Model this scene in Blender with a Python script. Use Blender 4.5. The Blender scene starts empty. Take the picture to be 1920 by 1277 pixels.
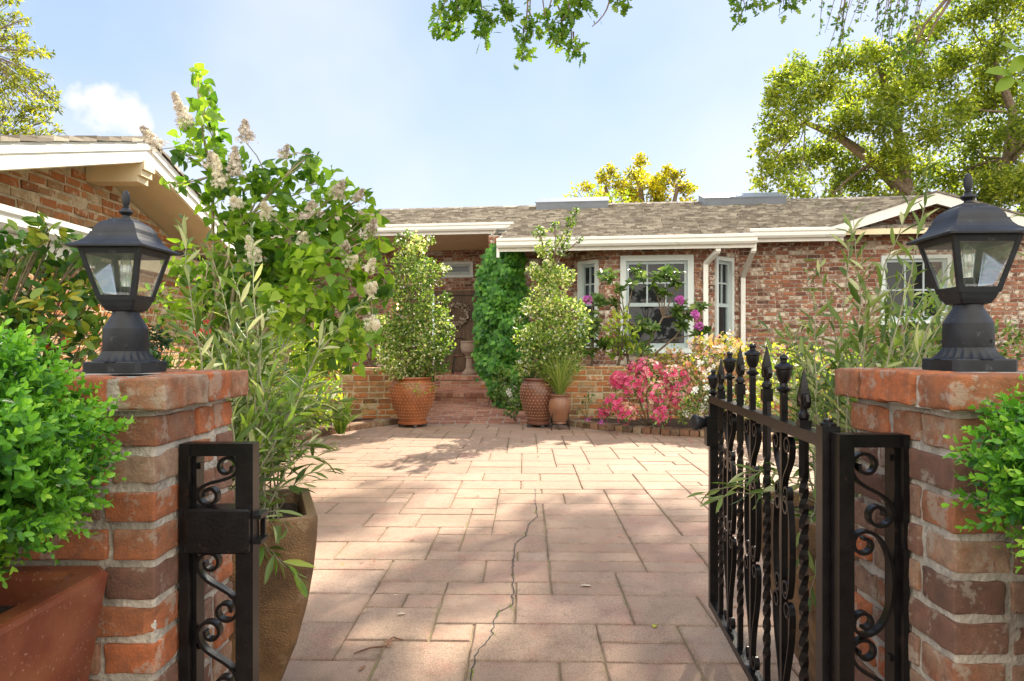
import bpy, math, random
import numpy as np
from mathutils import Vector, Matrix, noise as mnoise

random.seed(7)
RNG = np.random.default_rng(11)
R = math.radians
sc = bpy.context.scene
COL = sc.collection

# ------------------------------------------------------------------ camera, sky, sun, exposure
F = 1280.0            # focal length in photograph pixels
HC = 1.05             # camera height
HZ = 649.0            # horizon row
cam_d = bpy.data.cameras.new('camera')
cam_d.sensor_width = 36.0
cam_d.lens = 24.0
cam_d.shift_y = (HZ - 638.5) / 1920.0
cam_d.clip_start = 0.02
cam_d.clip_end = 2000.0
cam = bpy.data.objects.new('camera', cam_d)
cam.location = (0, 0, HC)
cam.rotation_euler = (R(90), 0, 0)
COL.objects.link(cam)
sc.camera = cam

SUN_EL, SUN_AZ = 38.0, 27.0      # behind the house, to the right
world = bpy.data.worlds.new('World')
sc.world = world
world.use_nodes = True
wn, wl = world.node_tree.nodes, world.node_tree.links
bg = wn['Background']
sky = wn.new('ShaderNodeTexSky')
sky.sky_type = 'NISHITA'
sky.sun_disc = False
sky.sun_elevation = R(SUN_EL)
sky.sun_rotation = R(SUN_AZ)
sky.air_density = 1.0
sky.dust_density = 0.6
sky.ozone_density = 2.0
tc = wn.new('ShaderNodeTexCoord')
# one small cloud low in the left of the sky and a very faint veil
cd = Vector((-745 / F, 1.0, 446 / F)).normalized()
mp = wn.new('ShaderNodeMapping'); mp.vector_type = 'POINT'
sub = wn.new('ShaderNodeVectorMath'); sub.operation = 'SUBTRACT'; sub.inputs[1].default_value = cd
scl = wn.new('ShaderNodeVectorMath'); scl.operation = 'MULTIPLY'; scl.inputs[1].default_value = (1, 1, 1.9)
ln = wn.new('ShaderNodeVectorMath'); ln.operation = 'LENGTH'
wl.new(tc.outputs['Generated'], sub.inputs[0]); wl.new(sub.outputs[0], scl.inputs[0]); wl.new(scl.outputs[0], ln.inputs[0])
nz = wn.new('ShaderNodeTexNoise'); nz.inputs['Scale'].default_value = 22; nz.inputs['Detail'].default_value = 5
wl.new(tc.outputs['Generated'], nz.inputs['Vector'])
mad = wn.new('ShaderNodeMath'); mad.operation = 'MULTIPLY_ADD'; mad.inputs[1].default_value = -0.16
off_ = wn.new('ShaderNodeMath'); off_.operation = 'ADD'; off_.inputs[1].default_value = 0.036
wl.new(ln.outputs['Value'], off_.inputs[0])
wl.new(nz.outputs['Fac'], mad.inputs[0]); wl.new(off_.outputs[0], mad.inputs[2])
mr = wn.new('ShaderNodeMapRange'); mr.inputs['From Min'].default_value = 0.004; mr.inputs['From Max'].default_value = -0.022
mr.inputs['To Min'].default_value = 0; mr.inputs['To Max'].default_value = 0.7
wl.new(mad.outputs[0], mr.inputs['Value'])
nz2 = wn.new('ShaderNodeTexNoise'); nz2.inputs['Scale'].default_value = 2.2; nz2.inputs['Detail'].default_value = 4
wl.new(tc.outputs['Generated'], nz2.inputs['Vector'])
mr2 = wn.new('ShaderNodeMapRange'); mr2.inputs['From Min'].default_value = 0.42; mr2.inputs['From Max'].default_value = 0.8
mr2.inputs['To Min'].default_value = 0; mr2.inputs['To Max'].default_value = 0.5
wl.new(nz2.outputs['Fac'], mr2.inputs['Value'])
mxf = wn.new('ShaderNodeMath'); mxf.operation = 'MAXIMUM'
wl.new(mr.outputs[0], mxf.inputs[0]); wl.new(mr2.outputs[0], mxf.inputs[1])
mix = wn.new('ShaderNodeMix'); mix.data_type = 'RGBA'
mix.inputs['B'].default_value = (4.7, 4.45, 4.9, 1)
wl.new(mxf.outputs[0], mix.inputs['Factor'])
# thin bright air: the dome is paler and more even than the clear-sky model
sep = wn.new('ShaderNodeSeparateXYZ'); wl.new(tc.outputs['Generated'], sep.inputs[0])
dome = wn.new('ShaderNodeValToRGB')
de = dome.color_ramp.elements
de[0].position, de[0].color = 0.0, (0.96, 0.97, 1.0, 1)
de[1].position, de[1].color = 1.0, (0.36, 0.50, 0.85, 1)
for pos, c in ((0.12, (0.82, 0.89, 1.0, 1)), (0.34, (0.52, 0.68, 1.0, 1)), (0.55, (0.42, 0.58, 0.95, 1))):
    e = de.new(pos); e.color = c
wl.new(sep.outputs['Z'], dome.inputs['Fac'])
dsc = wn.new('ShaderNodeVectorMath'); dsc.operation = 'SCALE'; dsc.inputs['Scale'].default_value = 4.9
back = wn.new('ShaderNodeMapRange')       # added fill: sky behind the camera brightened to lift the shade
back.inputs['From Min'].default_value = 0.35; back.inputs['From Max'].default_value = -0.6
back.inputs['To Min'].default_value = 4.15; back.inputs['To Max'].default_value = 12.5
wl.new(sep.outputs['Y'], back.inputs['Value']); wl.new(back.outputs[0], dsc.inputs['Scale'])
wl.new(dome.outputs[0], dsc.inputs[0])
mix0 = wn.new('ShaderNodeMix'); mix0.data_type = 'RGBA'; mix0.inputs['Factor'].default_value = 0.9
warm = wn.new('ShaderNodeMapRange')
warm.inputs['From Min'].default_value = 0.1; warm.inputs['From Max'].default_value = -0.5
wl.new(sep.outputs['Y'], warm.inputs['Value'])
wmx = wn.new('ShaderNodeMix'); wmx.data_type = 'RGBA'; wmx.inputs['B'].default_value = (13.5, 12.5, 10.8, 1)  # warm tint of the fill added to the rear sky
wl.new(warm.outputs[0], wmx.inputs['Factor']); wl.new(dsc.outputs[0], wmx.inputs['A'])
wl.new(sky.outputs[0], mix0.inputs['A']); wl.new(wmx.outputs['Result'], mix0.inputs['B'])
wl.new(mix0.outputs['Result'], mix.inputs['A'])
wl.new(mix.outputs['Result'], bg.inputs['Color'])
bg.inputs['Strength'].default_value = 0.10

sun_d = bpy.data.lights.new('sun', 'SUN')
sun_d.energy = 5.0
sun_d.angle = R(0.53)
sun_d.color = (1.0, 0.90, 0.74)
sun = bpy.data.objects.new('sun', sun_d)
sdir = Vector((math.sin(R(SUN_AZ)) * math.cos(R(SUN_EL)), math.cos(R(SUN_AZ)) * math.cos(R(SUN_EL)), math.sin(R(SUN_EL))))
sun.rotation_euler = sdir.to_track_quat('Z', 'Y').to_euler()
sun.location = (10, 20, 30)
COL.objects.link(sun)

sc.view_settings.view_transform = 'Standard'
sc.view_settings.look = 'None'
sc.view_settings.exposure = 1.42
sc.view_settings.gamma = 1.0
try:
    sc.cycles.max_bounces = 10
    sc.cycles.transparent_max_bounces = 24
    sc.cycles.use_denoising = True
except Exception:
    pass


def at(px, py, Y):
    """a point of the place, from its bearing in the photograph and its distance"""
    return Vector(((px - 960) / F * Y, Y, HC - (py - HZ) / F * Y))


# ------------------------------------------------------------------ materials
def new_mat(name):
    m = bpy.data.materials.new(name)
    m.use_nodes = True
    nt = m.node_tree
    return m, nt.nodes, nt.links, nt.nodes['Principled BSDF']


def ramp_node(n, stops, interp='LINEAR'):
    r = n.new('ShaderNodeValToRGB')
    r.color_ramp.interpolation = interp
    e = r.color_ramp.elements
    while len(e) < len(stops):
        e.new(0.5)
    for i, (p, c) in enumerate(stops):
        e[i].position = p
        e[i].color = (*c, 1)
    return r


def noise_node(n, l, scale, detail=3, rough=0.55, vec=None, obj=True):
    t = n.new('ShaderNodeTexNoise')
    t.inputs['Scale'].default_value = scale
    t.inputs['Detail'].default_value = detail
    t.inputs['Roughness'].default_value = rough
    if vec is None:
        c = n.new('ShaderNodeTexCoord')
        vec = c.outputs['Object']
    l.new(vec, t.inputs['Vector'])
    return t


def mixc(n, l, fac, a, b, mode='MIX'):
    m = n.new('ShaderNodeMix')
    m.data_type = 'RGBA'
    m.blend_type = mode
    for s, v in (('Factor', fac), ('A', a), ('B', b)):
        if isinstance(v, (int, float)):
            m.inputs[s].default_value = v
        elif isinstance(v, tuple):
            m.inputs[s].default_value = (*v, 1)
        else:
            l.new(v, m.inputs[s])
    return m.outputs['Result']


def mrange(n, l, val, a, b, c=0.0, d=1.0):
    m = n.new('ShaderNodeMapRange')
    m.inputs['From Min'].default_value = a
    m.inputs['From Max'].default_value = b
    m.inputs['To Min'].default_value = c
    m.inputs['To Max'].default_value = d
    l.new(val, m.inputs['Value'])
    return m.outputs[0]


def bump(n, l, bs, height, strength, dist):
    b = n.new('ShaderNodeBump')
    b.inputs['Strength'].default_value = strength
    b.inputs['Distance'].default_value = dist
    l.new(height, b.inputs['Height'])
    l.new(b.outputs[0], bs.inputs['Normal'])


def mat_plain(name, col, rough=0.5, metal=0.0, var=0.12, scale=6.0, bstr=0.15, bdist=0.003, bscale=60.0, spec=0.5, spots=None):
    m, n, l, b = new_mat(name)
    t = noise_node(n, l, scale, 5)
    dark = tuple(c * (1 - var) for c in col)
    lite = tuple(min(1, c * (1 + var)) for c in col)
    r = ramp_node(n, [(0.3, dark), (0.7, lite)])
    l.new(t.outputs['Fac'], r.inputs['Fac'])
    out = r.outputs[0]
    if spots is not None:       # dust, chips or rust in small patches
        ts = noise_node(n, l, spots[1], 6, 0.7)
        out = mixc(n, l, mrange(n, l, ts.outputs['Fac'], spots[2], spots[2] + .06, 0, spots[3]), out, spots[0])
    l.new(out, b.inputs['Base Color'])
    b.inputs['Roughness'].default_value = rough
    b.inputs['Metallic'].default_value = metal
    b.inputs['Specular IOR Level'].default_value = spec
    t2 = noise_node(n, l, bscale, 3)
    bump(n, l, b, t2.outputs['Fac'], bstr, bdist)
    return m


def mat_brick(name, stops, white=(0.62, 0.56, 0.47), w0=0.56, w1=0.66, wmax=0.85, dirt=0.35, pscale=9.0, bdist=0.004, drift=0.5, drift_scale=11.0):
    m, n, l, b = new_mat(name)
    a = n.new('ShaderNodeAttribute'); a.attribute_name = 'rnd'
    r = ramp_node(n, stops)
    # every brick gets its own patch of the noise: shift the coordinates by its number
    c = n.new('ShaderNodeTexCoord')
    cx = n.new('ShaderNodeCombineXYZ')
    ml = n.new('ShaderNodeMath'); ml.operation = 'MULTIPLY'; ml.inputs[1].default_value = 37.0
    l.new(a.outputs['Fac'], ml.inputs[0]); l.new(ml.outputs[0], cx.inputs[0]); l.new(ml.outputs[0], cx.inputs[2])
    ad = n.new('ShaderNodeVectorMath'); ad.operation = 'ADD'
    l.new(c.outputs['Object'], ad.inputs[0]); l.new(cx.outputs[0], ad.inputs[1])
    t = noise_node(n, l, pscale, 6, 0.62, ad.outputs[0])
    t3 = noise_node(n, l, 38, 5, 0.65, ad.outputs[0])
    tf = noise_node(n, l, 75, 5, 0.7, ad.outputs[0])
    wm = n.new('ShaderNodeMath'); wm.operation = 'MULTIPLY_ADD'; wm.inputs[1].default_value = 0.42
    l.new(tf.outputs['Fac'], wm.inputs[0]); l.new(t.outputs['Fac'], wm.inputs[2])
    dr_ = noise_node(n, l, drift_scale, 4, 0.6, ad.outputs[0])
    dm = n.new('ShaderNodeMath'); dm.operation = 'MULTIPLY_ADD'; dm.inputs[1].default_value = drift
    sb_ = n.new('ShaderNodeMath'); sb_.operation = 'SUBTRACT'; sb_.inputs[1].default_value = drift * .5; sb_.use_clamp = False
    l.new(dr_.outputs['Fac'], dm.inputs[0]); l.new(a.outputs['Fac'], dm.inputs[2]); l.new(dm.outputs[0], sb_.inputs[0])
    l.new(sb_.outputs[0], r.inputs['Fac'])
    f = mrange(n, l, wm.outputs[0], w0 + .21, w1 + .21, 0, wmax)
    c1 = mixc(n, l, mrange(n, l, t3.outputs['Fac'], 0.35, 0.7, 0.0, dirt), r.outputs[0], (0.11, 0.075, 0.055))
    c2 = mixc(n, l, f, c1, white)
    l.new(c2, b.inputs['Base Color'])
    b.inputs['Roughness'].default_value = 0.88
    b.inputs['Specular IOR Level'].default_value = 0.25
    t4 = noise_node(n, l, 150, 6, 0.75, ad.outputs[0])
    bump(n, l, b, t4.outputs['Fac'], 0.9, bdist)
    return m


def mat_leaf(name, stops, trans=0.4, rough=0.45, warm=(1.08, 1.15, 0.45), spec=0.4):
    m, n, l, b = new_mat(name)
    a = n.new('ShaderNodeAttribute'); a.attribute_name = 'rnd'
    if stops[0][1][1] > stops[0][1][0] and stops[0][1][1] > stops[0][1][2]:
        stops = [(q, tuple(min(.75, v * k_) for v, k_ in zip(c_, (1.35, 1.3, 1.2)))) for q, c_ in stops]
        trans = min(.6, trans + .1)
    r = ramp_node(n, stops)
    l.new(a.outputs['Fac'], r.inputs['Fac'])
    l.new(r.outputs[0], b.inputs['Base Color'])
    b.inputs['Roughness'].default_value = rough
    b.inputs['Specular IOR Level'].default_value = spec
    tl = n.new('ShaderNodeBsdfTranslucent')
    l.new(mixc(n, l, 1.0, r.outputs[0], warm, 'MULTIPLY'), tl.inputs['Color'])
    ms = n.new('ShaderNodeMixShader'); ms.inputs[0].default_value = trans
    l.new(b.outputs[0], ms.inputs[1]); l.new(tl.outputs[0], ms.inputs[2])
    l.new(ms.outputs[0], n['Material Output'].inputs['Surface'])
    return m


def mat_glass(name, tint=(0.95, 0.98, 0.96), refl=0.06):
    m, n, l, b = new_mat(name)
    n.remove(b)
    tr = n.new('ShaderNodeBsdfTransparent'); tr.inputs['Color'].default_value = (*tint, 1)
    gl = n.new('ShaderNodeBsdfGlossy'); gl.inputs['Roughness'].default_value = 0.16
    fr = n.new('ShaderNodeLayerWeight'); fr.inputs['Blend'].default_value = 0.25
    t = noise_node(n, l, 9, 4)
    dirt = n.new('ShaderNodeBsdfDiffuse'); dirt.inputs['Color'].default_value = (0.62, 0.64, 0.58, 1)
    ms = n.new('ShaderNodeMixShader')
    l.new(mrange(n, l, fr.outputs['Fresnel'], 0, 1, refl, 0.8), ms.inputs[0])
    l.new(tr.outputs[0], ms.inputs[1]); l.new(gl.outputs[0], ms.inputs[2])
    m2 = n.new('ShaderNodeMixShader')
    l.new(mrange(n, l, t.outputs['Fac'], 0.4, 0.75, 0.03, 0.22), m2.inputs[0])
    l.new(ms.outputs[0], m2.inputs[1]); l.new(dirt.outputs[0], m2.inputs[2])
    l.new(m2.outputs[0], n['Material Output'].inputs['Surface'])
    return m


def mat_emit(name, col, strength):
    m, n, l, b = new_mat(name)
    b.inputs['Base Color'].default_value = (*col, 1)
    b.inputs['Emission Color'].default_value = (*col, 1)
    b.inputs['Emission Strength'].default_value = strength
    return m


HOUSE_STOPS = [(0.0, (0.12, 0.060, 0.042)), (0.16, (0.24, 0.085, 0.052)), (0.36, (0.33, 0.125, 0.072)), (0.5, (0.20, 0.105, 0.078)),
               (0.64, (0.44, 0.175, 0.085)), (0.8, (0.30, 0.165, 0.115)), (0.9, (0.48, 0.36, 0.26)), (1.0, (0.66, 0.60, 0.50))]
ORANGE_STOPS = [(0.0, (0.19, 0.10, 0.05)), (0.2, (0.40, 0.15, 0.055)), (0.42, (0.52, 0.19, 0.065)), (0.6, (0.34, 0.21, 0.10)), (0.75, (0.56, 0.24, 0.09)),
                (0.88, (0.46, 0.32, 0.16)), (1.0, (0.62, 0.50, 0.33))]
PILLAR_STOPS = [(0.0, (0.15, 0.085, 0.060)), (0.2, (0.27, 0.135, 0.09)), (0.36, (0.38, 0.24, 0.16)), (0.5, (0.36, 0.15, 0.08)), (0.62, (0.47, 0.32, 0.21)),
                (0.74, (0.42, 0.17, 0.08)), (0.86, (0.50, 0.17, 0.07)), (1.0, (0.60, 0.18, 0.065))]
M = {}
M['house_brick'] = mat_brick('house_brick', HOUSE_STOPS, dirt=0.5, white=(0.68, 0.61, 0.49), w0=0.55, w1=0.605, wmax=0.85)
M['orange_brick'] = mat_brick('orange_brick', ORANGE_STOPS, white=(0.64, 0.53, 0.36), w0=0.565, w1=0.64, wmax=0.75)
M['pillar_brick'] = mat_brick('pillar_brick', PILLAR_STOPS, white=(0.45, 0.39, 0.30), w0=0.545, w1=0.61, wmax=0.6, pscale=15, bdist=0.007, dirt=0.6)
M['edging_brick'] = mat_brick('edging_brick', [(0, (0.10, 0.07, 0.05)), (0.4, (0.24, 0.12, 0.07)), (0.75, (0.33, 0.20, 0.11)), (1, (0.36, 0.30, 0.20))], white=(0.30, 0.28, 0.18), w0=0.54, w1=0.64, wmax=0.6, dirt=0.7)
M['path_brick'] = mat_brick('path_brick', [(0, (0.27, 0.11, 0.07)), (0.5, (0.40, 0.18, 0.115)), (1, (0.50, 0.28, 0.18))], white=(0.5, 0.42, 0.36), w0=0.62, w1=0.75, wmax=0.5)
M['mortar'] = mat_plain('mortar', (0.41, 0.37, 0.305), 0.95, var=0.4, scale=14, bstr=0.9, bdist=0.008, bscale=90, spec=0.2)
M['mortar_warm'] = mat_plain('mortar_warm', (0.50, 0.42, 0.28), 0.95, var=0.3, scale=12, bstr=0.8, bdist=0.005, bscale=80, spec=0.2)
M['white_trim'] = mat_plain('white_trim', (0.80, 0.80, 0.74), 0.45, var=0.05, scale=3, spots=((0.45, 0.42, 0.34), 7, .60, .35))
M['cream_trim'] = mat_plain('cream_trim', (0.76, 0.65, 0.42), 0.5, var=0.06, scale=3)
M['window_trim'] = mat_plain('window_trim', (0.62, 0.68, 0.66), 0.45, var=0.05, scale=3)
M['sash'] = mat_plain('sash', (0.40, 0.48, 0.48), 0.45, var=0.06, scale=3)
M['black_iron'] = mat_plain('black_iron', (0.006, 0.0055, 0.0055), 0.32, var=0.5, scale=30, bstr=0.35, bdist=0.0015, bscale=160, spec=0.32, spots=((0.05, 0.028, 0.018), 34, .62, .4))
M['lantern_black'] = mat_plain('lantern_black', (0.013, 0.015, 0.019), 0.5, var=0.5, scale=24, bstr=0.3, bdist=0.0006, bscale=500, spec=0.38, spots=((0.10, 0.10, 0.10), 55, .62, .55))
M['rust'] = mat_plain('rust', (0.16, 0.07, 0.035), 0.75, var=0.5, scale=40)
M['glass'] = mat_glass('glass')
M['dark'] = mat_plain('dark', (0.012, 0.012, 0.013), 0.8)
M['bulb'] = mat_plain('bulb', (0.85, 0.85, 0.8), 0.25)
M['soil'] = mat_plain('soil', (0.060, 0.040, 0.028), 0.95, var=0.5, scale=25, bstr=1.0, bdist=0.02, bscale=45, spec=0.2)
M['bark'] = mat_plain('bark', (0.17, 0.125, 0.085), 0.9, var=0.4, scale=14, bstr=0.9, bdist=0.015, bscale=40, spec=0.2)
M['pale_stem'] = mat_plain('pale_stem', (0.36, 0.30, 0.19), 0.8, var=0.25, scale=20)
M['olive_stem'] = mat_plain('olive_stem', (0.20, 0.19, 0.105), 0.75, var=0.2, scale=20)
M['green_stem'] = mat_plain('green_stem', (0.16, 0.20, 0.07), 0.7, var=0.2, scale=20)
M['terracotta'] = mat_plain('terracotta', (0.27, 0.088, 0.032), 0.33, var=0.22, scale=7, bstr=0.2, bdist=0.003, bscale=60)
M['pot_brown'] = mat_plain('pot_brown', (0.20, 0.092, 0.050), 0.36, var=0.25, scale=6, bstr=0.2, bdist=0.003, bscale=60)
M['pot_dark'] = mat_plain('pot_dark', (0.135, 0.055, 0.034), 0.34, var=0.25, scale=6, bstr=0.2, bdist=0.003, bscale=60)
M['stud'] = mat_plain('stud', (0.40, 0.21, 0.11), 0.3, var=0.2)
M['bronze_planter'] = mat_plain('bronze_planter', (0.185, 0.105, 0.045), 0.42, var=0.6, scale=9, bstr=0.9, bdist=0.006, bscale=190, spots=((0.36, 0.27, 0.16), 12, .60, .4))
M['stone'] = mat_plain('stone', (0.27, 0.20, 0.15), 0.85, var=0.2, scale=9)
M['flashing'] = mat_plain('flashing', (0.05, 0.045, 0.05), 0.7, var=0.3)
M['skylight'] = mat_plain('skylight', (0.20, 0.225, 0.26), 0.4, var=0.08)


def glazed_planter():
    m, n, l, b = new_mat('glazed_planter')
    t = noise_node(n, l, 5, 5, 0.6)
    r = ramp_node(n, [(0.25, (0.075, 0.026, 0.013)), (0.5, (0.19, 0.048, 0.022)), (0.75, (0.30, 0.11, 0.045))])
    l.new(t.outputs['Fac'], r.inputs['Fac'])
    t2 = noise_node(n, l, 160, 2, 0.5)
    c = mixc(n, l, mrange(n, l, t2.outputs['Fac'], 0.66, 0.72, 0, 0.6), r.outputs[0], (0.55, 0.36, 0.25))
    l.new(c, b.inputs['Base Color'])
    b.inputs['Roughness'].default_value = 0.28
    t3 = noise_node(n, l, 30, 3)
    bump(n, l, b, t3.outputs['Fac'], 0.12, 0.004)
    return m


M['glazed'] = glazed_planter()


def mat_paver():
    m, n, l, b = new_mat('paver')
    a = n.new('ShaderNodeAttribute'); a.attribute_name = 'rnd'
    r = ramp_node(n, [(0, (0.36, 0.245, 0.175)), (0.3, (0.415, 0.285, 0.205)), (0.6, (0.44, 0.31, 0.22)), (0.85, (0.42, 0.255, 0.19)), (1, (0.48, 0.36, 0.265))])
    l.new(a.outputs['Fac'], r.inputs['Fac'])
    t = noise_node(n, l, 1.6, 6, 0.65)
    c1 = mixc(n, l, mrange(n, l, t.outputs['Fac'], 0.38, 0.66, 0, 0.55), r.outputs[0], (0.27, 0.19, 0.12))
    t2 = noise_node(n, l, 5.5, 7, 0.7)
    c2 = mixc(n, l, mrange(n, l, t2.outputs['Fac'], 0.5, 0.72, 0, 0.55), c1, (0.42, 0.17, 0.125))
    t6 = noise_node(n, l, 18, 7, 0.72)
    c2 = mixc(n, l, mrange(n, l, t6.outputs['Fac'], 0.52, 0.70, 0, 0.5), c2, (0.17, 0.125, 0.08))
    # worn dirty margins along the joints
    ed = n.new('ShaderNodeAttribute'); ed.attribute_name = 'edge'
    em = n.new('ShaderNodeMath'); em.operation = 'MULTIPLY'
    l.new(ed.outputs['Fac'], em.inputs[0]); l.new(mrange(n, l, t6.outputs['Fac'], 0.36, 0.62, 0.1, 1.0), em.inputs[1])
    c2 = mixc(n, l, mrange(n, l, em.outputs[0], 0.15, 0.95, 0, 0.42), c2, (0.17, 0.125, 0.075))
    t3 = noise_node(n, l, 240, 2, 0.6)
    c3 = mixc(n, l, mrange(n, l, t3.outputs['Fac'], 0.40, 0.62, 0, 0.6), c2, (0.14, 0.095, 0.07))
    t7 = noise_node(n, l, 300, 2, 0.6)
    c3 = mixc(n, l, mrange(n, l, t7.outputs['Fac'], 0.60, 0.70, 0, 0.5), c3, (0.60, 0.46, 0.36))
    l.new(c3, b.inputs['Base Color'])
    b.inputs['Roughness'].default_value = 0.85
    b.inputs['Specular IOR Level'].default_value = 0.3
    t4 = noise_node(n, l, 14, 8, 0.8)
    t5 = noise_node(n, l, 220, 2, 0.6)
    s = n.new('ShaderNodeMath'); s.operation = 'MULTIPLY_ADD'; s.inputs[1].default_value = 0.2
    l.new(t5.outputs['Fac'], s.inputs[0]); l.new(t4.outputs['Fac'], s.inputs[2])
    bump(n, l, b, s.outputs[0], 0.75, 0.012)
    return m


M['paver'] = mat_paver()


def mat_joint():
    m, n, l, b = new_mat('joint')
    t = noise_node(n, l, 5, 4)
    r = ramp_node(n, [(0.35, (0.15, 0.105, 0.065)), (0.55, (0.24, 0.18, 0.10)), (0.7, (0.17, 0.18, 0.055))])
    l.new(t.outputs['Fac'], r.inputs['Fac'])
    l.new(r.outputs[0], b.inputs['Base Color'])
    b.inputs['Roughness'].default_value = 0.95
    return m


M['joint'] = mat_joint()


def mat_shingle():
    m, n, l, b = new_mat('shingle')
    a = n.new('ShaderNodeAttribute'); a.attribute_name = 'rnd'
    r = ramp_node(n, [(0, (0.17, 0.145, 0.115)), (0.35, (0.26, 0.225, 0.18)), (0.7, (0.35, 0.31, 0.25)), (1, (0.50, 0.45, 0.365))])
    l.new(a.outputs['Fac'], r.inputs['Fac'])
    t = noise_node(n, l, 60, 4)
    l.new(mixc(n, l, mrange(n, l, t.outputs['Fac'], 0.3, 0.7, 0, 0.4), r.outputs[0], (0.10, 0.085, 0.07)), b.inputs['Base Color'])
    b.inputs['Roughness'].default_value = 0.9
    b.inputs['Specular IOR Level'].default_value = 0.2
    return m


M['shingle'] = mat_shingle()


def mat_door():
    m, n, l, b = new_mat('door_wood')
    c = n.new('ShaderNodeTexCoord')
    mp = n.new('ShaderNodeMapping'); mp.inputs['Scale'].default_value = (9, 9, 0.7)
    l.new(c.outputs['Object'], mp.inputs[0])
    t = noise_node(n, l, 3, 6, 0.6, mp.outputs[0])
    r = ramp_node(n, [(0.3, (0.035, 0.018, 0.007)), (0.55, (0.10, 0.052, 0.018)), (0.8, (0.19, 0.10, 0.035))])
    l.new(t.outputs['Fac'], r.inputs['Fac'])
    l.new(r.outputs[0], b.inputs['Base Color'])
    b.inputs['Roughness'].default_value = 0.55
    bump(n, l, b, t.outputs['Fac'], 0.4, 0.006)
    return m


M['door_wood'] = mat_door()


def mat_pane():
    m, n, l, b = new_mat('window_pane')
    b.inputs['Base Color'].default_value = (0.018, 0.02, 0.022, 1)
    b.inputs['Roughness'].default_value = 0.03
    b.inputs['Specular IOR Level'].default_value = 0.35
    t = noise_node(n, l, 1.5, 2)
    bump(n, l, b, t.outputs['Fac'], 0.08, 0.01)
    return m


M['pane'] = mat_pane()

G = {}
G['box'] = mat_leaf('boxwood_leaf', [(0, (0.024, 0.090, 0.013)), (0.25, (0.075, 0.23, 0.024)), (0.55, (0.15, 0.37, 0.036)), (0.85, (0.25, 0.49, 0.055)), (1, (0.38, 0.57, 0.10))], 0.35, 0.32)
G['lilac'] = mat_leaf('lilac_leaf', [(0, (0.050, 0.125, 0.022)), (0.5, (0.145, 0.275, 0.034)), (1, (0.30, 0.44, 0.058))], 0.52)
G['olive'] = mat_leaf('olive_leaf', [(0, (0.050, 0.095, 0.022)), (0.5, (0.115, 0.175, 0.042)), (0.8, (0.20, 0.255, 0.085)), (1, (0.42, 0.44, 0.27))], 0.3, 0.42)
G['olive_fresh'] = mat_leaf('olive_fresh_leaf', [(0, (0.09, 0.18, 0.03)), (0.6, (0.19, 0.31, 0.05)), (1, (0.33, 0.42, 0.09))], 0.4, 0.42)
G['camellia'] = mat_leaf('camellia_leaf', [(0, (0.025, 0.075, 0.016)), (0.5, (0.075, 0.16, 0.028)), (0.85, (0.17, 0.25, 0.035)), (1, (0.36, 0.32, 0.05))], 0.3, 0.28)
G['oak'] = mat_leaf('oak_leaf', [(0, (0.075, 0.115, 0.024)), (0.5, (0.17, 0.225, 0.035)), (1, (0.36, 0.39, 0.055))], 0.55)
G['oak_near'] = mat_leaf('oak_near_leaf', [(0, (0.045, 0.115, 0.018)), (0.6, (0.11, 0.215, 0.028)), (1, (0.22, 0.32, 0.04))], 0.5)
G['gold'] = mat_leaf('gold_leaf', [(0, (0.10, 0.13, 0.02)), (0.4, (0.26, 0.27, 0.025)), (0.75, (0.56, 0.47, 0.025)), (1, (0.74, 0.62, 0.04))], 0.5, warm=(1.15, 1.1, .5))
G['lime'] = mat_leaf('lime_leaf', [(0, (0.16, 0.24, 0.02)), (0.6, (0.32, 0.42, 0.03)), (1, (0.48, 0.54, 0.06))], 0.5)
G['conifer'] = mat_leaf('conifer_leaf', [(0, (0.08, 0.12, 0.018)), (0.5, (0.20, 0.23, 0.03)), (1, (0.42, 0.40, 0.05))], 0.5)
G['privet'] = mat_leaf('privet_leaf', [(0, (0.035, 0.085, 0.018)), (0.45, (0.115, 0.20, 0.036)), (0.8, (0.24, 0.32, 0.08)), (1, (0.56, 0.56, 0.38))], 0.38)
G['ivy'] = mat_leaf('ivy_leaf', [(0, (0.030, 0.11, 0.020)), (0.5, (0.085, 0.25, 0.035)), (1, (0.19, 0.40, 0.06))], 0.4)
G['rhodo'] = mat_leaf('rhodo_leaf', [(0, (0.04, 0.085, 0.022)), (0.6, (0.10, 0.18, 0.04)), (1, (0.25, 0.32, 0.09))], 0.3, 0.35)
G['yellowgreen'] = mat_leaf('yellow_green_leaf', [(0, (0.11, 0.20, 0.025)), (0.5, (0.24, 0.36, 0.04)), (1, (0.46, 0.50, 0.09))], 0.4)
G['bronze'] = mat_leaf('bronze_leaf', [(0, (0.10, 0.15, 0.025)), (0.45, (0.26, 0.29, 0.04)), (0.75, (0.46, 0.38, 0.07)), (1, (0.50, 0.20, 0.09))], 0.4)
G['dark_green'] = mat_leaf('dark_green_leaf', [(0, (0.010, 0.03, 0.012)), (1, (0.04, 0.09, 0.025))], 0.2)
G['grass'] = mat_leaf('grass_blade', [(0, (0.12, 0.20, 0.045)), (0.7, (0.26, 0.34, 0.10)), (1, (0.45, 0.42, 0.2))], 0.35)
G['pink'] = mat_leaf('pink_petal', [(0, (0.50, 0.025, 0.10)), (0.5, (0.67, 0.06, 0.20)), (1, (0.82, 0.24, 0.38))], 0.35, 0.5, (1.1, 0.9, 0.9))
G['magenta'] = mat_leaf('magenta_petal', [(0, (0.48, 0.07, 0.38)), (1, (0.70, 0.22, 0.58))], 0.3, 0.5, (1.1, 0.9, 1))
G['white_petal'] = mat_leaf('white_petal', [(0, (0.74, 0.72, 0.66)), (1, (0.86, 0.85, 0.80))], 0.3, 0.5, (1, 1, 0.95))
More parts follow.
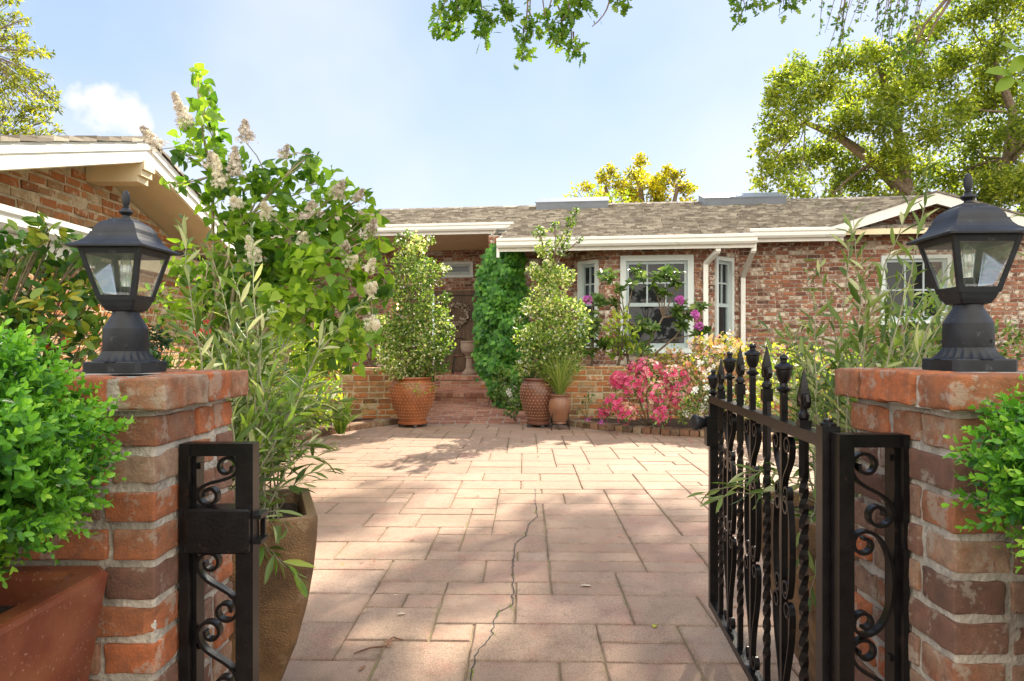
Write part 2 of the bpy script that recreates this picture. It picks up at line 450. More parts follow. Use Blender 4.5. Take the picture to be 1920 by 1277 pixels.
G['yellow_petal'] = mat_leaf('yellow_petal', [(0, (0.75, 0.50, 0.10)), (1, (0.85, 0.72, 0.34))], 0.3, 0.5, (1, 1, 0.9))
G['peach_petal'] = mat_leaf('peach_petal', [(0, (0.66, 0.20, 0.14)), (0.5, (0.72, 0.40, 0.30)), (1, (0.82, 0.66, 0.48))], 0.3, 0.5, (1, 1, 0.9))
G['lilac_bloom'] = mat_leaf('lilac_floret', [(0, (0.66, 0.58, 0.42)), (0.4, (0.84, 0.79, 0.64)), (1, (0.90, 0.87, 0.76))], 0.5, 0.6, (1, 1, 0.95))
G['faded_bloom'] = mat_leaf('faded_floret', [(0, (0.40, 0.32, 0.24)), (0.6, (0.70, 0.63, 0.53)), (1, (0.84, 0.79, 0.70))], 0.45, 0.6, (1, 1, 0.95))
G['red_petal'] = mat_leaf('red_petal', [(0, (0.40, 0.02, 0.02)), (1, (0.55, 0.05, 0.03))], 0.3, 0.5, (1.1, 0.9, 0.9))
G['dry_leaf'] = mat_leaf('dry_leaf', [(0, (0.62, 0.50, 0.36)), (1, (0.72, 0.62, 0.46))], 0.2, 0.7, (1, 1, 0.9))
G['dry_brown'] = mat_leaf('dry_brown_leaf', [(0, (0.30, 0.14, 0.07)), (1, (0.40, 0.22, 0.12))], 0.2, 0.7, (1, 1, 0.9))
G['yellow_leaf'] = mat_leaf('yellow_fallen_leaf', [(0, (0.48, 0.46, 0.05)), (1, (0.55, 0.52, 0.08))], 0.2, 0.6, (1, 1, 0.9))


# ------------------------------------------------------------------ mesh tools
def setp(o, label=None, cat=None, group=None, kind=None):
    if label: o['label'] = label
    if cat: o['category'] = cat
    if group: o['group'] = group
    if kind: o['kind'] = kind
    return o


def empty(name, loc=(0, 0, 0), rz=0.0, **kw):
    o = bpy.data.objects.new(name, None)
    o.empty_display_size = 0.1
    o.location = loc
    o.rotation_euler = (0, 0, rz)
    COL.objects.link(o)
    return setp(o, **kw)


def link(name, me, parent=None, **kw):
    o = bpy.data.objects.new(name, me)
    COL.objects.link(o)
    if parent is not None:
        o.parent = parent
    return setp(o, **kw)


def copy_tree(o, parent=None):
    c = o.copy()
    COL.objects.link(c)
    if parent is not None:
        c.parent = parent
    for ch in list(o.children):
        copy_tree(ch, c)
    return c


class MB:
    """collects shapes; build() links them as one mesh object"""
    def __init__(s):
        s.v, s.f, s.m, s.r, s.s = [], [], [], [], []

    def add(s, vs, fs, mi=0, rnd=0.5, smooth=False):
        o = len(s.v)
        s.v.extend([tuple(v) for v in vs])
        for f in fs:
            s.f.append([i + o for i in f]); s.m.append(mi); s.r.append(rnd); s.s.append(smooth)

    def box(s, c, d, mi=0, rnd=0.5, rot=None):
        hx, hy, hz = d[0] / 2, d[1] / 2, d[2] / 2
        vs = [Vector((x * hx, y * hy, z * hz)) for z in (-1, 1) for y in (-1, 1) for x in (-1, 1)]
        if rot is not None:
            vs = [rot @ v for v in vs]
        c = Vector(c)
        s.add([v + c for v in vs], [(0, 2, 3, 1), (4, 5, 7, 6), (0, 1, 5, 4), (2, 6, 7, 3), (0, 4, 6, 2), (1, 3, 7, 5)], mi, rnd)

    def bevbox(s, c, d, bv, mi=0, rnd=0.5, rot=None):
        """box with chamfered edges"""
        h = [d[0] / 2, d[1] / 2, d[2] / 2]
        idx, vs, fs = {}, [], []
        for sx in (-1, 1):
            for sy in (-1, 1):
                for sz in (-1, 1):
                    for a in range(3):
                        p = [sx * (h[0] - bv), sy * (h[1] - bv), sz * (h[2] - bv)]
                        p[a] = (sx, sy, sz)[a] * h[a]
                        idx[(sx, sy, sz, a)] = len(vs); vs.append(Vector(p))
        for a in range(3):
            b, c2 = (a + 1) % 3, (a + 2) % 3
            for sg in (-1, 1):
                q = []
                for (sb, scn) in ((-1, -1), (1, -1), (1, 1), (-1, 1)):
                    k = [0, 0, 0]; k[a] = sg; k[b] = sb; k[c2] = scn
                    q.append(idx[(*k, a)])
                fs.append(q if sg > 0 else q[::-1])
            for sb in (-1, 1):
                for scn in (-1, 1):
                    k1 = [0, 0, 0]; k1[a] = -1; k1[b] = sb; k1[c2] = scn
                    k2 = list(k1); k2[a] = 1
                    q = [idx[(*k1, b)], idx[(*k2, b)], idx[(*k2, c2)], idx[(*k1, c2)]]
                    fs.append(q if sb * scn > 0 else q[::-1])
        for sx in (-1, 1):
            for sy in (-1, 1):
                for sz in (-1, 1):
                    q = [idx[(sx, sy, sz, 0)], idx[(sx, sy, sz, 1)], idx[(sx, sy, sz, 2)]]
                    fs.append(q if sx * sy * sz > 0 else q[::-1])
        c = Vector(c)
        s.add([(rot @ v if rot is not None else v) + c for v in vs], fs, mi, rnd)

    def rough_box(s, c, d, rad=0.006, amp=0.002, n=(7, 4, 4), mi=0, rnd=0.5, seed=0.0, rot=None, freq=26.0):
        """a worn brick: rounded edges and an uneven surface"""
        idx, vs, fs = {}, [], []
        h = Vector((d[0] / 2, d[1] / 2, d[2] / 2))
        c = Vector(c)
        off = Vector((seed * 7.3, seed * 3.1, seed * 11.7))

        def vert(p):
            key = (round(p[0], 5), round(p[1], 5), round(p[2], 5))
            if key in idx:
                return idx[key]
            q = Vector(p)
            inner = Vector([max(-(h[i] - rad), min(h[i] - rad, q[i])) for i in range(3)])
            dv = q - inner
            if dv.length > 1e-9:
                q = inner + dv.normalized() * rad
            k = mnoise.noise(q * freq + off) * amp + mnoise.noise(q * freq * 3.1 + off) * amp * 0.5
            big = mnoise.noise(q * 9 + off)
            dirv = Vector((q.x / h.x, q.y / h.y, q.z / h.z))
            e = sorted([abs(dirv.x), abs(dirv.y), abs(dirv.z)])
            chip = max(0.0, big - 0.25) * 0.03 if e[1] > 0.85 else 0.0
            q = q + dirv.normalized() * k - dirv.normalized() * chip
            idx[key] = len(vs)
            vs.append((rot @ q if rot is not None else q) + c)
            return idx[key]
        cuts = []
        for i in range(3):
            t = [-h[i], -h[i] + rad * 0.5]
            t += [-h[i] + rad + (2 * h[i] - 2 * rad) * k / n[i] for k in range(n[i] + 1)]
            t += [h[i] - rad * 0.5, h[i]]
            cuts.append(t)
        for a in range(3):
            b, c2 = (a + 1) % 3, (a + 2) % 3
            for sg in (-1, 1):
                for i in range(len(cuts[b]) - 1):
                    for j in range(len(cuts[c2]) - 1):
                        q = []
                        for (ii, jj) in ((i, j), (i + 1, j), (i + 1, j + 1), (i, j + 1)):
                            p = [0, 0, 0]; p[a] = sg * h[a]; p[b] = cuts[b][ii]; p[c2] = cuts[c2][jj]
                            q.append(vert(p))
                        fs.append(q if sg > 0 else q[::-1])
        s.add(vs, fs, mi, rnd, True)

    def tube(s, pts, rad, seg=6, mi=0, rnd=0.5, cap=True, smooth=True):
        pts = [Vector(p) for p in pts]
        n = len(pts)
        if not hasattr(rad, '__len__'):
            rad = [rad] * n
        vs, fs = [], []
        t0 = (pts[1] - pts[0]).normalized()
        ref = Vector((0, 0, 1)) if abs(t0.z) < 0.9 else Vector((1, 0, 0))
        u = t0.cross(ref).normalized()
        for i in range(n):
            t = (pts[min(i + 1, n - 1)] - pts[max(i - 1, 0)])
            t = t.normalized() if t.length > 1e-9 else t0
            u = (u - t * u.dot(t))
            u = u.normalized() if u.length > 1e-6 else t.orthogonal().normalized()
            w = t.cross(u)
            for k in range(seg):
                a = 2 * math.pi * k / seg
                vs.append(pts[i] + (u * math.cos(a) + w * math.sin(a)) * rad[i])
        for i in range(n - 1):
            for k in range(seg):
                k2 = (k + 1) % seg
                fs.append((i * seg + k, i * seg + k2, (i + 1) * seg + k2, (i + 1) * seg + k))
        if cap:
            fs.append(tuple(range(seg))[::-1]); fs.append(tuple((n - 1) * seg + k for k in range(seg)))
        s.add(vs, fs, mi, rnd, smooth)

    def lathe(s, prof, c=(0, 0, 0), seg=24, mi=0, rnd=0.5, smooth=True, ang0=0.0, cap=True, rfun=None):
        vs, fs = [], []
        c = Vector(c)
        for (r, z) in prof:
            for k in range(seg):
                a = ang0 + 2 * math.pi * k / seg
                rr = r if rfun is None else rfun(r, z, a)
                vs.append(c + Vector((rr * math.cos(a), rr * math.sin(a), z)))
        n = len(prof)
        for i in range(n - 1):
            for k in range(seg):
                k2 = (k + 1) % seg
                fs.append((i * seg + k, i * seg + k2, (i + 1) * seg + k2, (i + 1) * seg + k))
        if cap:
            fs.append(tuple(range(seg))[::-1]); fs.append(tuple((n - 1) * seg + k for k in range(seg)))
        s.add(vs, fs, mi, rnd, smooth)

    def squares(s, prof, c=(0, 0, 0), mi=0, rnd=0.5, cham=0.0):
        """a lathe with a square section: prof = (half side, z)"""
        c = Vector(c)
        vs, fs = [], []
        for (h, z) in prof:
            if cham > 0:
                k = h * (1 - cham)
                ring = [(h, -k), (h, k), (k, h), (-k, h), (-h, k), (-h, -k), (-k, -h), (k, -h)]
            else:
                ring = [(h, -h), (h, h), (-h, h), (-h, -h)]
            vs += [c + Vector((x, y, z)) for x, y in ring]
        g = 8 if cham > 0 else 4
        for i in range(len(prof) - 1):
            for k in range(g):
                k2 = (k + 1) % g
                fs.append((i * g + k, i * g + k2, (i + 1) * g + k2, (i + 1) * g + k))
        fs.append(tuple(range(g))[::-1]); fs.append(tuple((len(prof) - 1) * g + k for k in range(g)))
        s.add(vs, fs, mi, rnd)

    def prism(s, poly, z0, z1, mi=0, rnd=0.5):
        n = len(poly)
        vs = [(x, y, z0) for x, y in poly] + [(x, y, z1) for x, y in poly]
        fs = [tuple(range(n))[::-1], tuple(range(n, 2 * n))]
        fs += [(i, (i + 1) % n, n + (i + 1) % n, n + i) for i in range(n)]
        s.add(vs, fs, mi, rnd)

    def sweep(s, prof, p0, p1, side, mi=0, rnd=0.5):
        """extrude a profile given as (out, up) from p0 to p1; side = outward direction"""
        p0, p1, side = Vector(p0), Vector(p1), Vector(side)
        n = len(prof)
        vs = [p0 + side * a + Vector((0, 0, b)) for a, b in prof] + [p1 + side * a + Vector((0, 0, b)) for a, b in prof]
        fs = [tuple(range(n)), tuple(range(n, 2 * n))[::-1]]
        fs += [(i, n + i, n + (i + 1) % n, (i + 1) % n) for i in range(n)]
        s.add(vs, fs, mi, rnd)

    def band(s, pts, nrm, width, thick, mi=0):
        """flat bar bent along a path that lies in the plane with normal nrm"""
        pts = [Vector(p) for p in pts]
        nrm = Vector(nrm).normalized()
        vs, fs = [], []
        n = len(pts)
        for i in range(n):
            t = (pts[min(i + 1, n - 1)] - pts[max(i - 1, 0)]).normalized()
            b = nrm.cross(t).normalized()
            for (a, w) in ((-1, -1), (1, -1), (1, 1), (-1, 1)):
                vs.append(pts[i] + b * (a * thick / 2) + nrm * (w * width / 2))
        for i in range(n - 1):
            for k in range(4):
                k2 = (k + 1) % 4
                fs.append((i * 4 + k, i * 4 + k2, (i + 1) * 4 + k2, (i + 1) * 4 + k))
        fs.append((3, 2, 1, 0)); fs.append(tuple((n - 1) * 4 + k for k in range(4)))
        s.add(vs, fs, mi)

    def build(s, name, mats, parent=None, **kw):
        me = bpy.data.meshes.new(name)
        me.from_pydata(s.v, [], s.f)
        for m in (mats if isinstance(mats, (list, tuple)) else [mats]):
            me.materials.append(m)
        me.polygons.foreach_set('material_index', s.m)
        me.polygons.foreach_set('use_smooth', s.s)
        at_ = me.attributes.new('rnd', 'FLOAT', 'FACE')
        at_.data.foreach_set('value', s.r)
        me.update()
        if any(s.s):
            me.set_sharp_from_angle(angle=R(24))
        return link(name, me, parent, **kw)


def tmpl(outline, fold=0.10, droop=0.12, mids=(0.5,)):
    """leaf from a half outline [(x, y)...] from stalk to tip; two folded halves"""
    vs = [(0, 0, 0)] + [(x, 0, -droop * x * x) for x in mids] + [(1, 0, -droop)]
    tip = len(vs) - 1
    L, Rr = [], []
    for x, y in outline:
        L.append(len(vs)); vs.append((x, y, fold * y * 2 - droop * x * x))
    for x, y in outline:
        Rr.append(len(vs)); vs.append((x, -y, fold * y * 2 - droop * x * x))
    m = list(range(1, tip))
    fs = [[0] + m + [tip] + L[::-1], [0] + Rr + [tip] + m[::-1]]
    return np.array(vs, float), fs


T = {
    'oval': tmpl([(0.15, 0.17), (0.5, 0.27), (0.82, 0.17)], 0.14, 0.14),
    'round': tmpl([(0.12, 0.24), (0.5, 0.34), (0.85, 0.22)], 0.12, 0.12),
    'lance': tmpl([(0.2, 0.07), (0.5, 0.105), (0.8, 0.065)], 0.2, 0.18),
    'heart': tmpl([(-0.10, 0.20), (0.05, 0.40), (0.35, 0.42), (0.7, 0.22)], 0.12, 0.2),
    'oak': tmpl([(0.10, 0.08), (0.22, 0.24), (0.34, 0.10), (0.48, 0.32), (0.60, 0.13), (0.74, 0.27), (0.85, 0.10), (0.95, 0.10)], 0.08, 0.12),
    'leaf4': (np.array([(0, 0, 0), (0.5, 0.28, 0.04), (1, 0, -0.08), (0.5, -0.28, 0.04)], float), [[0, 3, 2, 1]]),
    'blade': (np.array([(0, 0.012, 0), (0, -0.012, 0), (0.35, 0.012, 0.02), (0.35, -0.012, 0.02), (0.7, 0.009, -0.05), (0.7, -0.009, -0.05), (1, 0, -0.22)], float), [[0, 1, 3, 2], [2, 3, 5, 4], [4, 5, 6]]),
}


def flower_tmpl(np_=5, cup=0.25, inner=0.12):
    vs = [(0, 0, -cup * 0.5)]
    fs = []
    for k in range(np_):
        a0 = 2 * math.pi * k / np_
        w = math.pi / np_ * 0.92
        ring = []
        for (r, da, z) in ((0.30, -w * 0.7, 0.0), (0.5, -w * 0.75, cup * 0.3), (0.56, 0, cup * 0.2), (0.5, w * 0.75, cup * 0.3), (0.30, w * 0.7, 0.0)):
            ring.append(len(vs)); vs.append((r * math.cos(a0 + da), r * math.sin(a0 + da), z))
        fs.append([0] + ring)
    return np.array(vs, float), fs


T['flower'] = flower_tmpl()
T['floret'] = (np.array([(0, 0, 0), (0.5, 0.16, 0.1), (0.16, 0.5, 0.1), (-0.5, 0.16, 0.1), (-0.16, 0.5, 0.1), (-0.5, -0.16, .1), (-0.16, -0.5, .1), (0.5, -0.16, .1), (0.16, -0.5, .1)], float),
               [[0, 1, 2], [0, 4, 3], [0, 5, 6], [0, 8, 7]])


def unit(a):
    return a / np.maximum(np.linalg.norm(a, axis=-1, keepdims=True), 1e-9)


def rdir(n, up=0.0):
    v = RNG.normal(size=(n, 3)); v[:, 2] += up
    return unit(v)


class Leaves:
    """collects leaves (position, direction, normal, size, shade) and links them as one mesh"""
    def __init__(s):
        s.P, s.D, s.N, s.S, s.C = [], [], [], [], []

    def add(s, P, D, N, S, C):
        P = np.atleast_2d(np.asarray(P, float)); n = len(P)
        s.P.append(P); s.D.append(np.broadcast_to(D, (n, 3))); s.N.append(np.broadcast_to(N, (n, 3)))
        s.S.append(np.broadcast_to(S, (n,))); s.C.append(np.broadcast_to(C, (n,)))

    def build(s, name, t, mat, parent=None, **kw):
        tv, tf = T[t] if isinstance(t, str) else t
        P, D, N = np.concatenate(s.P), unit(np.concatenate(s.D)), np.concatenate(s.N)
        S, C = np.concatenate(s.S), np.clip(np.concatenate(s.C), 0, 1)
        Y = np.cross(N, D); bad = np.linalg.norm(Y, axis=1) < 1e-4
        Y[bad] = np.cross(np.array([0.3, 0.5, 0.8]), D[bad]); Y = unit(Y)
        Z = np.cross(D, Y)
        n, k = len(P), len(tv)
        V = P[:, None] + S[:, None, None] * (tv[None, :, 0:1] * D[:, None] + tv[None, :, 1:2] * Y[:, None] + tv[None, :, 2:3] * Z[:, None])
        me = bpy.data.meshes.new(name)
        me.vertices.add(n * k)
        me.vertices.foreach_set('co', V.reshape(-1).astype(np.float32))
        lt = np.array([len(f) for f in tf]); fl = np.concatenate([np.array(f) for f in tf])
        loops = (np.arange(n)[:, None] * k + fl[None]).reshape(-1)
        starts = np.concatenate([[0], np.cumsum(lt)[:-1]])
        ls = (np.arange(n)[:, None] * lt.sum() + starts[None]).reshape(-1)
        me.loops.add(len(loops)); me.loops.foreach_set('vertex_index', loops.astype(np.int32))
        me.polygons.add(len(ls)); me.polygons.foreach_set('loop_start', ls.astype(np.int32))
        me.update(calc_edges=True)
        a = me.attributes.new('rnd', 'FLOAT', 'FACE')
        a.data.foreach_set('value', np.repeat(C, len(tf)).astype(np.float32))
        me.materials.append(mat)
        return link(name, me, parent, **kw)


def bricks(mb, o, ax, up, W, H, holes=(), L=0.200, h=0.056, j=0.010, out=0.006, top=None, mi=0, mj=1, depth=0.05, off=0.0, jit=0.004, rfun=None):
    """a brick face: mortar sheet and single bricks standing proud of it. Faces ax x up."""
    o, ax, up = Vector(o), Vector(ax).normalized(), Vector(up).normalized()
    nr = ax.cross(up)
    px, py = L + j, h + j
    xs = sorted(set([0, W] + [q for hh in holes for q in (max(0, min(W, hh[0])), max(0, min(W, hh[1])))]))
    ys = sorted(set([0, H] + [q for hh in holes for q in (max(0, min(H, hh[2])), max(0, min(H, hh[3])))]))

    def inside(x, y):
        return any(a < x < b and c < y < d for a, b, c, d in holes)
    if top is None:
        for i in range(len(xs) - 1):
            for k in range(len(ys) - 1):
                if not inside((xs[i] + xs[i + 1]) / 2, (ys[k] + ys[k + 1]) / 2):
                    q = [(xs[i], ys[k]), (xs[i + 1], ys[k]), (xs[i + 1], ys[k + 1]), (xs[i], ys[k + 1])]
                    mb.add([o + ax * a + up * b for a, b in q], [(0, 1, 2, 3)], mj)
    else:
        n = 24
        for i in range(n):
            a, b = W * i / n, W * (i + 1) / n
            q = [(a, 0), (b, 0), (b, max(0, top(b))), (a, max(0, top(a)))]
            mb.add([o + ax * x + up * y for x, y in q], [(0, 1, 2, 3)], mj)
    rows = int(H / py) + 1
    for r in range(rows):
        y0 = r * py + j / 2
        y1 = min(y0 + h, H)
        if y1 - y0 < 0.015:
            continue
        x = -((r % 2) * px / 2 + off * ((r * 7) % 5) / 5) - random.random() * 0.03
        while x < W:
            ll = L * (1.0 if random.random() > 0.14 else 0.5)
            a, b = max(0.0, x), min(W, x + ll)
            x += ll + j
            if b - a < 0.02:
                continue
            segs = [(a, b)]
            for (ha, hb, hc, hd) in holes:
                if hc < (y0 + y1) / 2 < hd:
                    ns = []
                    for (p, q) in segs:
                        if q <= ha or p >= hb:
                            ns.append((p, q))
                        else:
                            if p < ha: ns.append((p, ha))
                            if q > hb: ns.append((hb, q))
                    segs = ns
            for (p, q) in segs:
                if q - p < 0.02:
                    continue
                yy1 = y1
                if top is not None:
                    lim = min(top(p), top(q))
                    if y0 + 0.012 > lim:
                        continue
                    yy1 = min(y1, lim)
                t = out + random.uniform(-0.5, 0.9) * jit
                d = [random.uniform(-1, 1) * jit * 0.8 for _ in range(4)]
                c = [(p + d[0], y0 + d[1]), (q + d[2], y0 + d[3]), (q + d[1], yy1 + d[2] * 0.6), (p + d[3], yy1 + d[0] * 0.6)]
                e = 0.0035
                fr = [(c[0][0] + e, c[0][1] + e), (c[1][0] - e, c[1][1] + e), (c[2][0] - e, c[2][1] - e), (c[3][0] + e, c[3][1] - e)]
                vs = [o + ax * u_ + up * w_ - nr * 0.004 for u_, w_ in c] + [o + ax * u_ + up * w_ + nr * (t - e * 0.7) for u_, w_ in c] + [o + ax * u_ + up * w_ + nr * t for u_, w_ in fr]
                fs = [(8, 9, 10, 11)]
                for k in range(4):
                    k2 = (k + 1) % 4
                    fs.append((k, k2, 4 + k2, 4 + k)); fs.append((4 + k, 4 + k2, 8 + k2, 8 + k))
                mb.add(vs, fs, mi, random.random() if rfun is None else rfun())


def scroll_path(kind, W, H, rho, turns=1.05):
    """an S or C scroll in a W x H box; the curls of a C sit on its +x side"""
    def spiral(cx, cy, end, n=26):
        out = []
        for i in range(n + 1):
            t = i / n
            a = R(end) - 2 * math.pi * turns * (1 - t)
            r_ = rho * (0.42 + 0.58 * t ** 1.1)
            out.append((cx + r_ * math.cos(a), cy + r_ * math.sin(a)))
        return out
    def cub(a, b, c, d, n=22):
        return [tuple((1 - t) ** 3 * np.array(a) + 3 * t * (1 - t) ** 2 * np.array(b) + 3 * t * t * (1 - t) * np.array(c) + t ** 3 * np.array(d)) for t in np.linspace(0, 1, n)[1:-1]]
    cy = H / 2 - rho
    if kind == 'S':
        cx = -W / 2 + rho
        top = spiral(cx, cy, 180)
        bot = [(-x, -y) for x, y in top][::-1]
        a, d = top[-1], bot[0]
        k = H * .36
        mid = cub(a, (a[0], a[1] - k), (d[0], d[1] + k), d)
    else:
        cx = W / 2 - rho
        top = spiral(cx, cy, 90)
        bot = [(x, -y) for x, y in top][::-1]
        a, d = top[-1], bot[0]
        xc = (-W / 2 - .25 * cx) / .75
        mid = cub(a, (xc, a[1]), (xc, d[1]), d)
    return np.array(top + mid + bot)
#---PART2---
# ------------------------------------------------------------------ ground, courtyard, path, beds
gb = MB()
gb.add([(-150, -60, -0.09), (150, -60, -0.09), (150, 260, -0.09), (-150, 260, -0.09)], [(0, 1, 2, 3)])
gb.build('ground', M['soil'], kind='structure')

rot_c = Matrix.Rotation(R(-1.2), 3, 'Z')
court = empty('courtyard_paving', (0, 0, 0), kind='structure')
jb = MB()
jb.add([rot_c @ Vector(p) for p in [(-4.6, 0.1, -0.009), (7, 0.1, -0.009), (7, 9.5, -0.009), (-4.6, 9.5, -0.009)]], [(0, 1, 2, 3)])
jb.build('joint_sand', M['joint'], court)
pv = MB()
cell, nx, ny = 0.152, 70, 60
occ = np.zeros((nx, ny), bool)
edge_ = []
X0, Y0 = -4.3, 0.30
prng = random.Random(5)
sizes = [(3, 2)] * 6 + [(2, 2)] * 5 + [(2, 3)] * 2 + [(3, 1)] * 3 + [(2, 1)] * 4 + [(1, 1), (3, 2), (2, 2)]
for jy in range(ny):
    for ix in range(nx):
        if occ[ix, jy]:
            continue
        opts = sizes[:]
        prng.shuffle(opts)
        for (w, h) in opts + [(1, 1)]:
            if jy < 31 and jy + h > 31:      # a straight joint runs across the court
                continue
            if ix + w <= nx and jy + h <= ny and not occ[ix:ix + w, jy:jy + h].any():
                break
        occ[ix:ix + w, jy:jy + h] = True
        g, b = prng.uniform(0.0018, 0.0042), 0.0055
        dx, dy = prng.uniform(-.0018, .0018), prng.uniform(-.0018, .0018)
        z = prng.uniform(-.0015, .0015)
        xa, xb = X0 + ix * cell + g + dx, X0 + (ix + w) * cell - g + dx
        ya, yb = Y0 + jy * cell + g + dy, Y0 + (jy + h) * cell - g + dy
        nsx, nsy = w * 3, h * 3
        # wobbly outline
        ring = []
        for k in range(nsx): ring.append((xa + (xb - xa) * k / nsx, ya))
        for k in range(nsy): ring.append((xb, ya + (yb - ya) * k / nsy))
        for k in range(nsx): ring.append((xb - (xb - xa) * k / nsx, yb))
        for k in range(nsy): ring.append((xa, yb - (yb - ya) * k / nsy))
        cx, cy = (xa + xb) / 2, (ya + yb) / 2
        o1, o2, o3, o4 = [], [], [], []
        for (x, y) in ring:
            wob = 1 + prng.uniform(-.008, .008)
            x, y = cx + (x - cx) * wob, cy + (y - cy) * wob
            o1.append((x, y, -0.02)); o2.append((x, y, z - 0.005))
            dl = math.hypot(x - cx, y - cy)
            o3.append((x - (x - cx) / dl * b, y - (y - cy) / dl * b, z))
            o4.append((cx + (x - cx) * max(.3, 1 - .035 / max(.05, (xb - xa) / 2)), cy + (y - cy) * max(.3, 1 - .035 / max(.05, (yb - ya) / 2)), z + .0008))
        n = len(ring)
        vs = [rot_c @ Vector(p) for p in o1 + o2 + o3 + o4]
        fs = [tuple(range(3 * n, 4 * n))]
        edge_.extend([1.0] * (3 * n) + [0.0] * n)
        for k in range(n):
            k2 = (k + 1) % n
            fs.append((k, k2, n + k2, n + k)); fs.append((n + k, n + k2, 2 * n + k2, 2 * n + k)); fs.append((2 * n + k, 2 * n + k2, 3 * n + k2, 3 * n + k))
        pv.add(vs, fs, 0, prng.random())
pvo = pv.build('paver', M['paver'], court, kind='stuff')
ea = pvo.data.attributes.new('edge', 'FLOAT', 'POINT')
ea.data.foreach_set('value', edge_)


def ground_at(px, py):
    Y = HC * F / (py - HZ)
    return Vector(((px - 960) / F * Y, Y, 0))


def strip(mb, pts, wid, z, seed):
    rg = random.Random(seed)
    dense = []
    for a, b in zip(pts[:-1], pts[1:]):
        m = max(2, int((b - a).length / 0.02))
        for k in range(m):
            p = a.lerp(b, k / m)
            dense.append(p + Vector((rg.uniform(-1, 1) * 0.006, rg.uniform(-1, 1) * 0.004, 0)))
    for i in range(len(dense) - 1):
        a, b = dense[i], dense[i + 1]
        t = (b - a).normalized(); s_ = Vector((-t.y, t.x, 0)) * wid * rg.uniform(.6, 1.3) / 2
        mb.add([(a - s_).to_tuple()[:2] + (z,), (a + s_).to_tuple()[:2] + (z,), (b + s_).to_tuple()[:2] + (z,), (b - s_).to_tuple()[:2] + (z,)], [(0, 1, 2, 3)])


ck = MB()
strip(ck, [ground_at(*p) for p in [(1004, 917), (1003, 940), (1007, 970), (990, 985), (986, 1005), (966, 1020), (961, 1060), (962, 1135), (930, 1152), (922, 1195), (895, 1225), (885, 1255), (880, 1300)]], 0.0045, 0.0035, 3)
ck.build('paving_crack', M['dark'], court)
# sprigs of moss in the crack
ms = Leaves()
for p in [(884, 1262), (882, 1270), (935, 1150), (960, 1140), (985, 1003), (1004, 960), (962, 1080), (926, 1190), (1450, 940), (1330, 880), (640, 1060), (1255, 905)]:
    g_ = ground_at(*p)
    n = 18
    P = np.array(g_)[None] + RNG.normal(size=(n, 3)) * np.array([0.006, 0.02, 0.001])
    P[:, 2] = 0.0
    ms.add(P, rdir(n, 1.2), rdir(n), RNG.uniform(0.004, 0.008, n), RNG.uniform(0, .5, n))
ms.build('joint_moss', 'leaf4', G['yellowgreen'], court, kind='stuff')

path = empty('brick_path', (0, 0, 0), kind='structure')
pb = MB()
bricks(pb, (-1.52, 9.22, 0.002), (1, 0, 0), (0, 1, 0), 1.9, 4.2, L=0.2, h=0.088, j=0.018, out=0.005, jit=0.004)
pb.build('path_bricks', [M['path_brick'], M['mortar']], path)

steps = empty('brick_steps', (-0.4, 13.0, 0), label='curved brick steps rising from the brick path to the front door', cat='steps')
sb = MB()
C0, RA = Vector((-0.40, 14.75, 0)), 2.0
for lay, (z0, z1) in enumerate([(0.0, 0.075), (0.083, 0.165)]):
    nb = 40 if lay else 20
    for k in range(nb):
        a0 = R(200) + R(140) * k / nb
        a1 = a0 + R(140) / nb * 0.93
        r1 = RA + (0.012 if lay else 0)
        am = (a0 + a1) / 2
        w = (a1 - a0) * r1
        c = C0 + Vector((math.cos(am), math.sin(am), 0)) * (r1 - 0.1)
        c.z = (z0 + z1) / 2
        sb.bevbox(Vector((c.x + 0.4, c.y - 13, c.z)), (0.2, w, z1 - z0), 0.006, 0, random.random(), Matrix.Rotation(am, 3, 'Z'))
poly = [(C0.x + 0.4 + math.cos(R(200 + 140 * k / 30)) * (RA - .008), C0.y - 13 + math.sin(R(200 + 140 * k / 30)) * (RA - .008)) for k in range(31)]
sb.prism(poly, 0.0, 0.155, 1)
sb.build('riser', [M['path_brick'], M['mortar']], steps)
tb = MB()
bricks(tb, (-1.3, 0.02, 0.158), (1, 0, 0), (0, 1, 0), 2.7, 1.66, L=0.2, h=0.092, j=0.012, out=0.006)
tb.build('tread', [M['path_brick'], M['mortar']], steps)
tb = MB()
bricks(tb, (-4.2, 1.65, 0.155), (1, 0, 0), (0, 0, 1), 5.3, 0.165, L=0.2, h=0.06, j=0.012, out=0.008)
bricks(tb, (-4.2, 1.63, 0.320), (1, 0, 0), (0, 0, 1), 5.3, 0.10, L=0.1, h=0.085, j=0.012, out=0.008)
bricks(tb, (-4.2, 1.63, 0.42), (1, 0, 0), (0, 1, 0), 5.3, 2.6, L=0.2, h=0.092, j=0.012, out=0.006)
tb.build('porch_floor', [M['path_brick'], M['mortar']], steps)
tb = MB()
tb.box((-0.02, 1.4, 0.29), (0.42, 0.36, 0.25), 1)
bricks(tb, (-0.235, 1.218, 0.165), (1, 0, 0), (0, 0, 1), 0.43, 0.255, h=0.07, out=0.008)
bricks(tb, (-0.235, 1.215, 0.42), (1, 0, 0), (0, 1, 0), 0.43, 0.36, h=0.09, out=0.008)
tb.build('cheek_block', [M['orange_brick'], M['mortar']], steps)

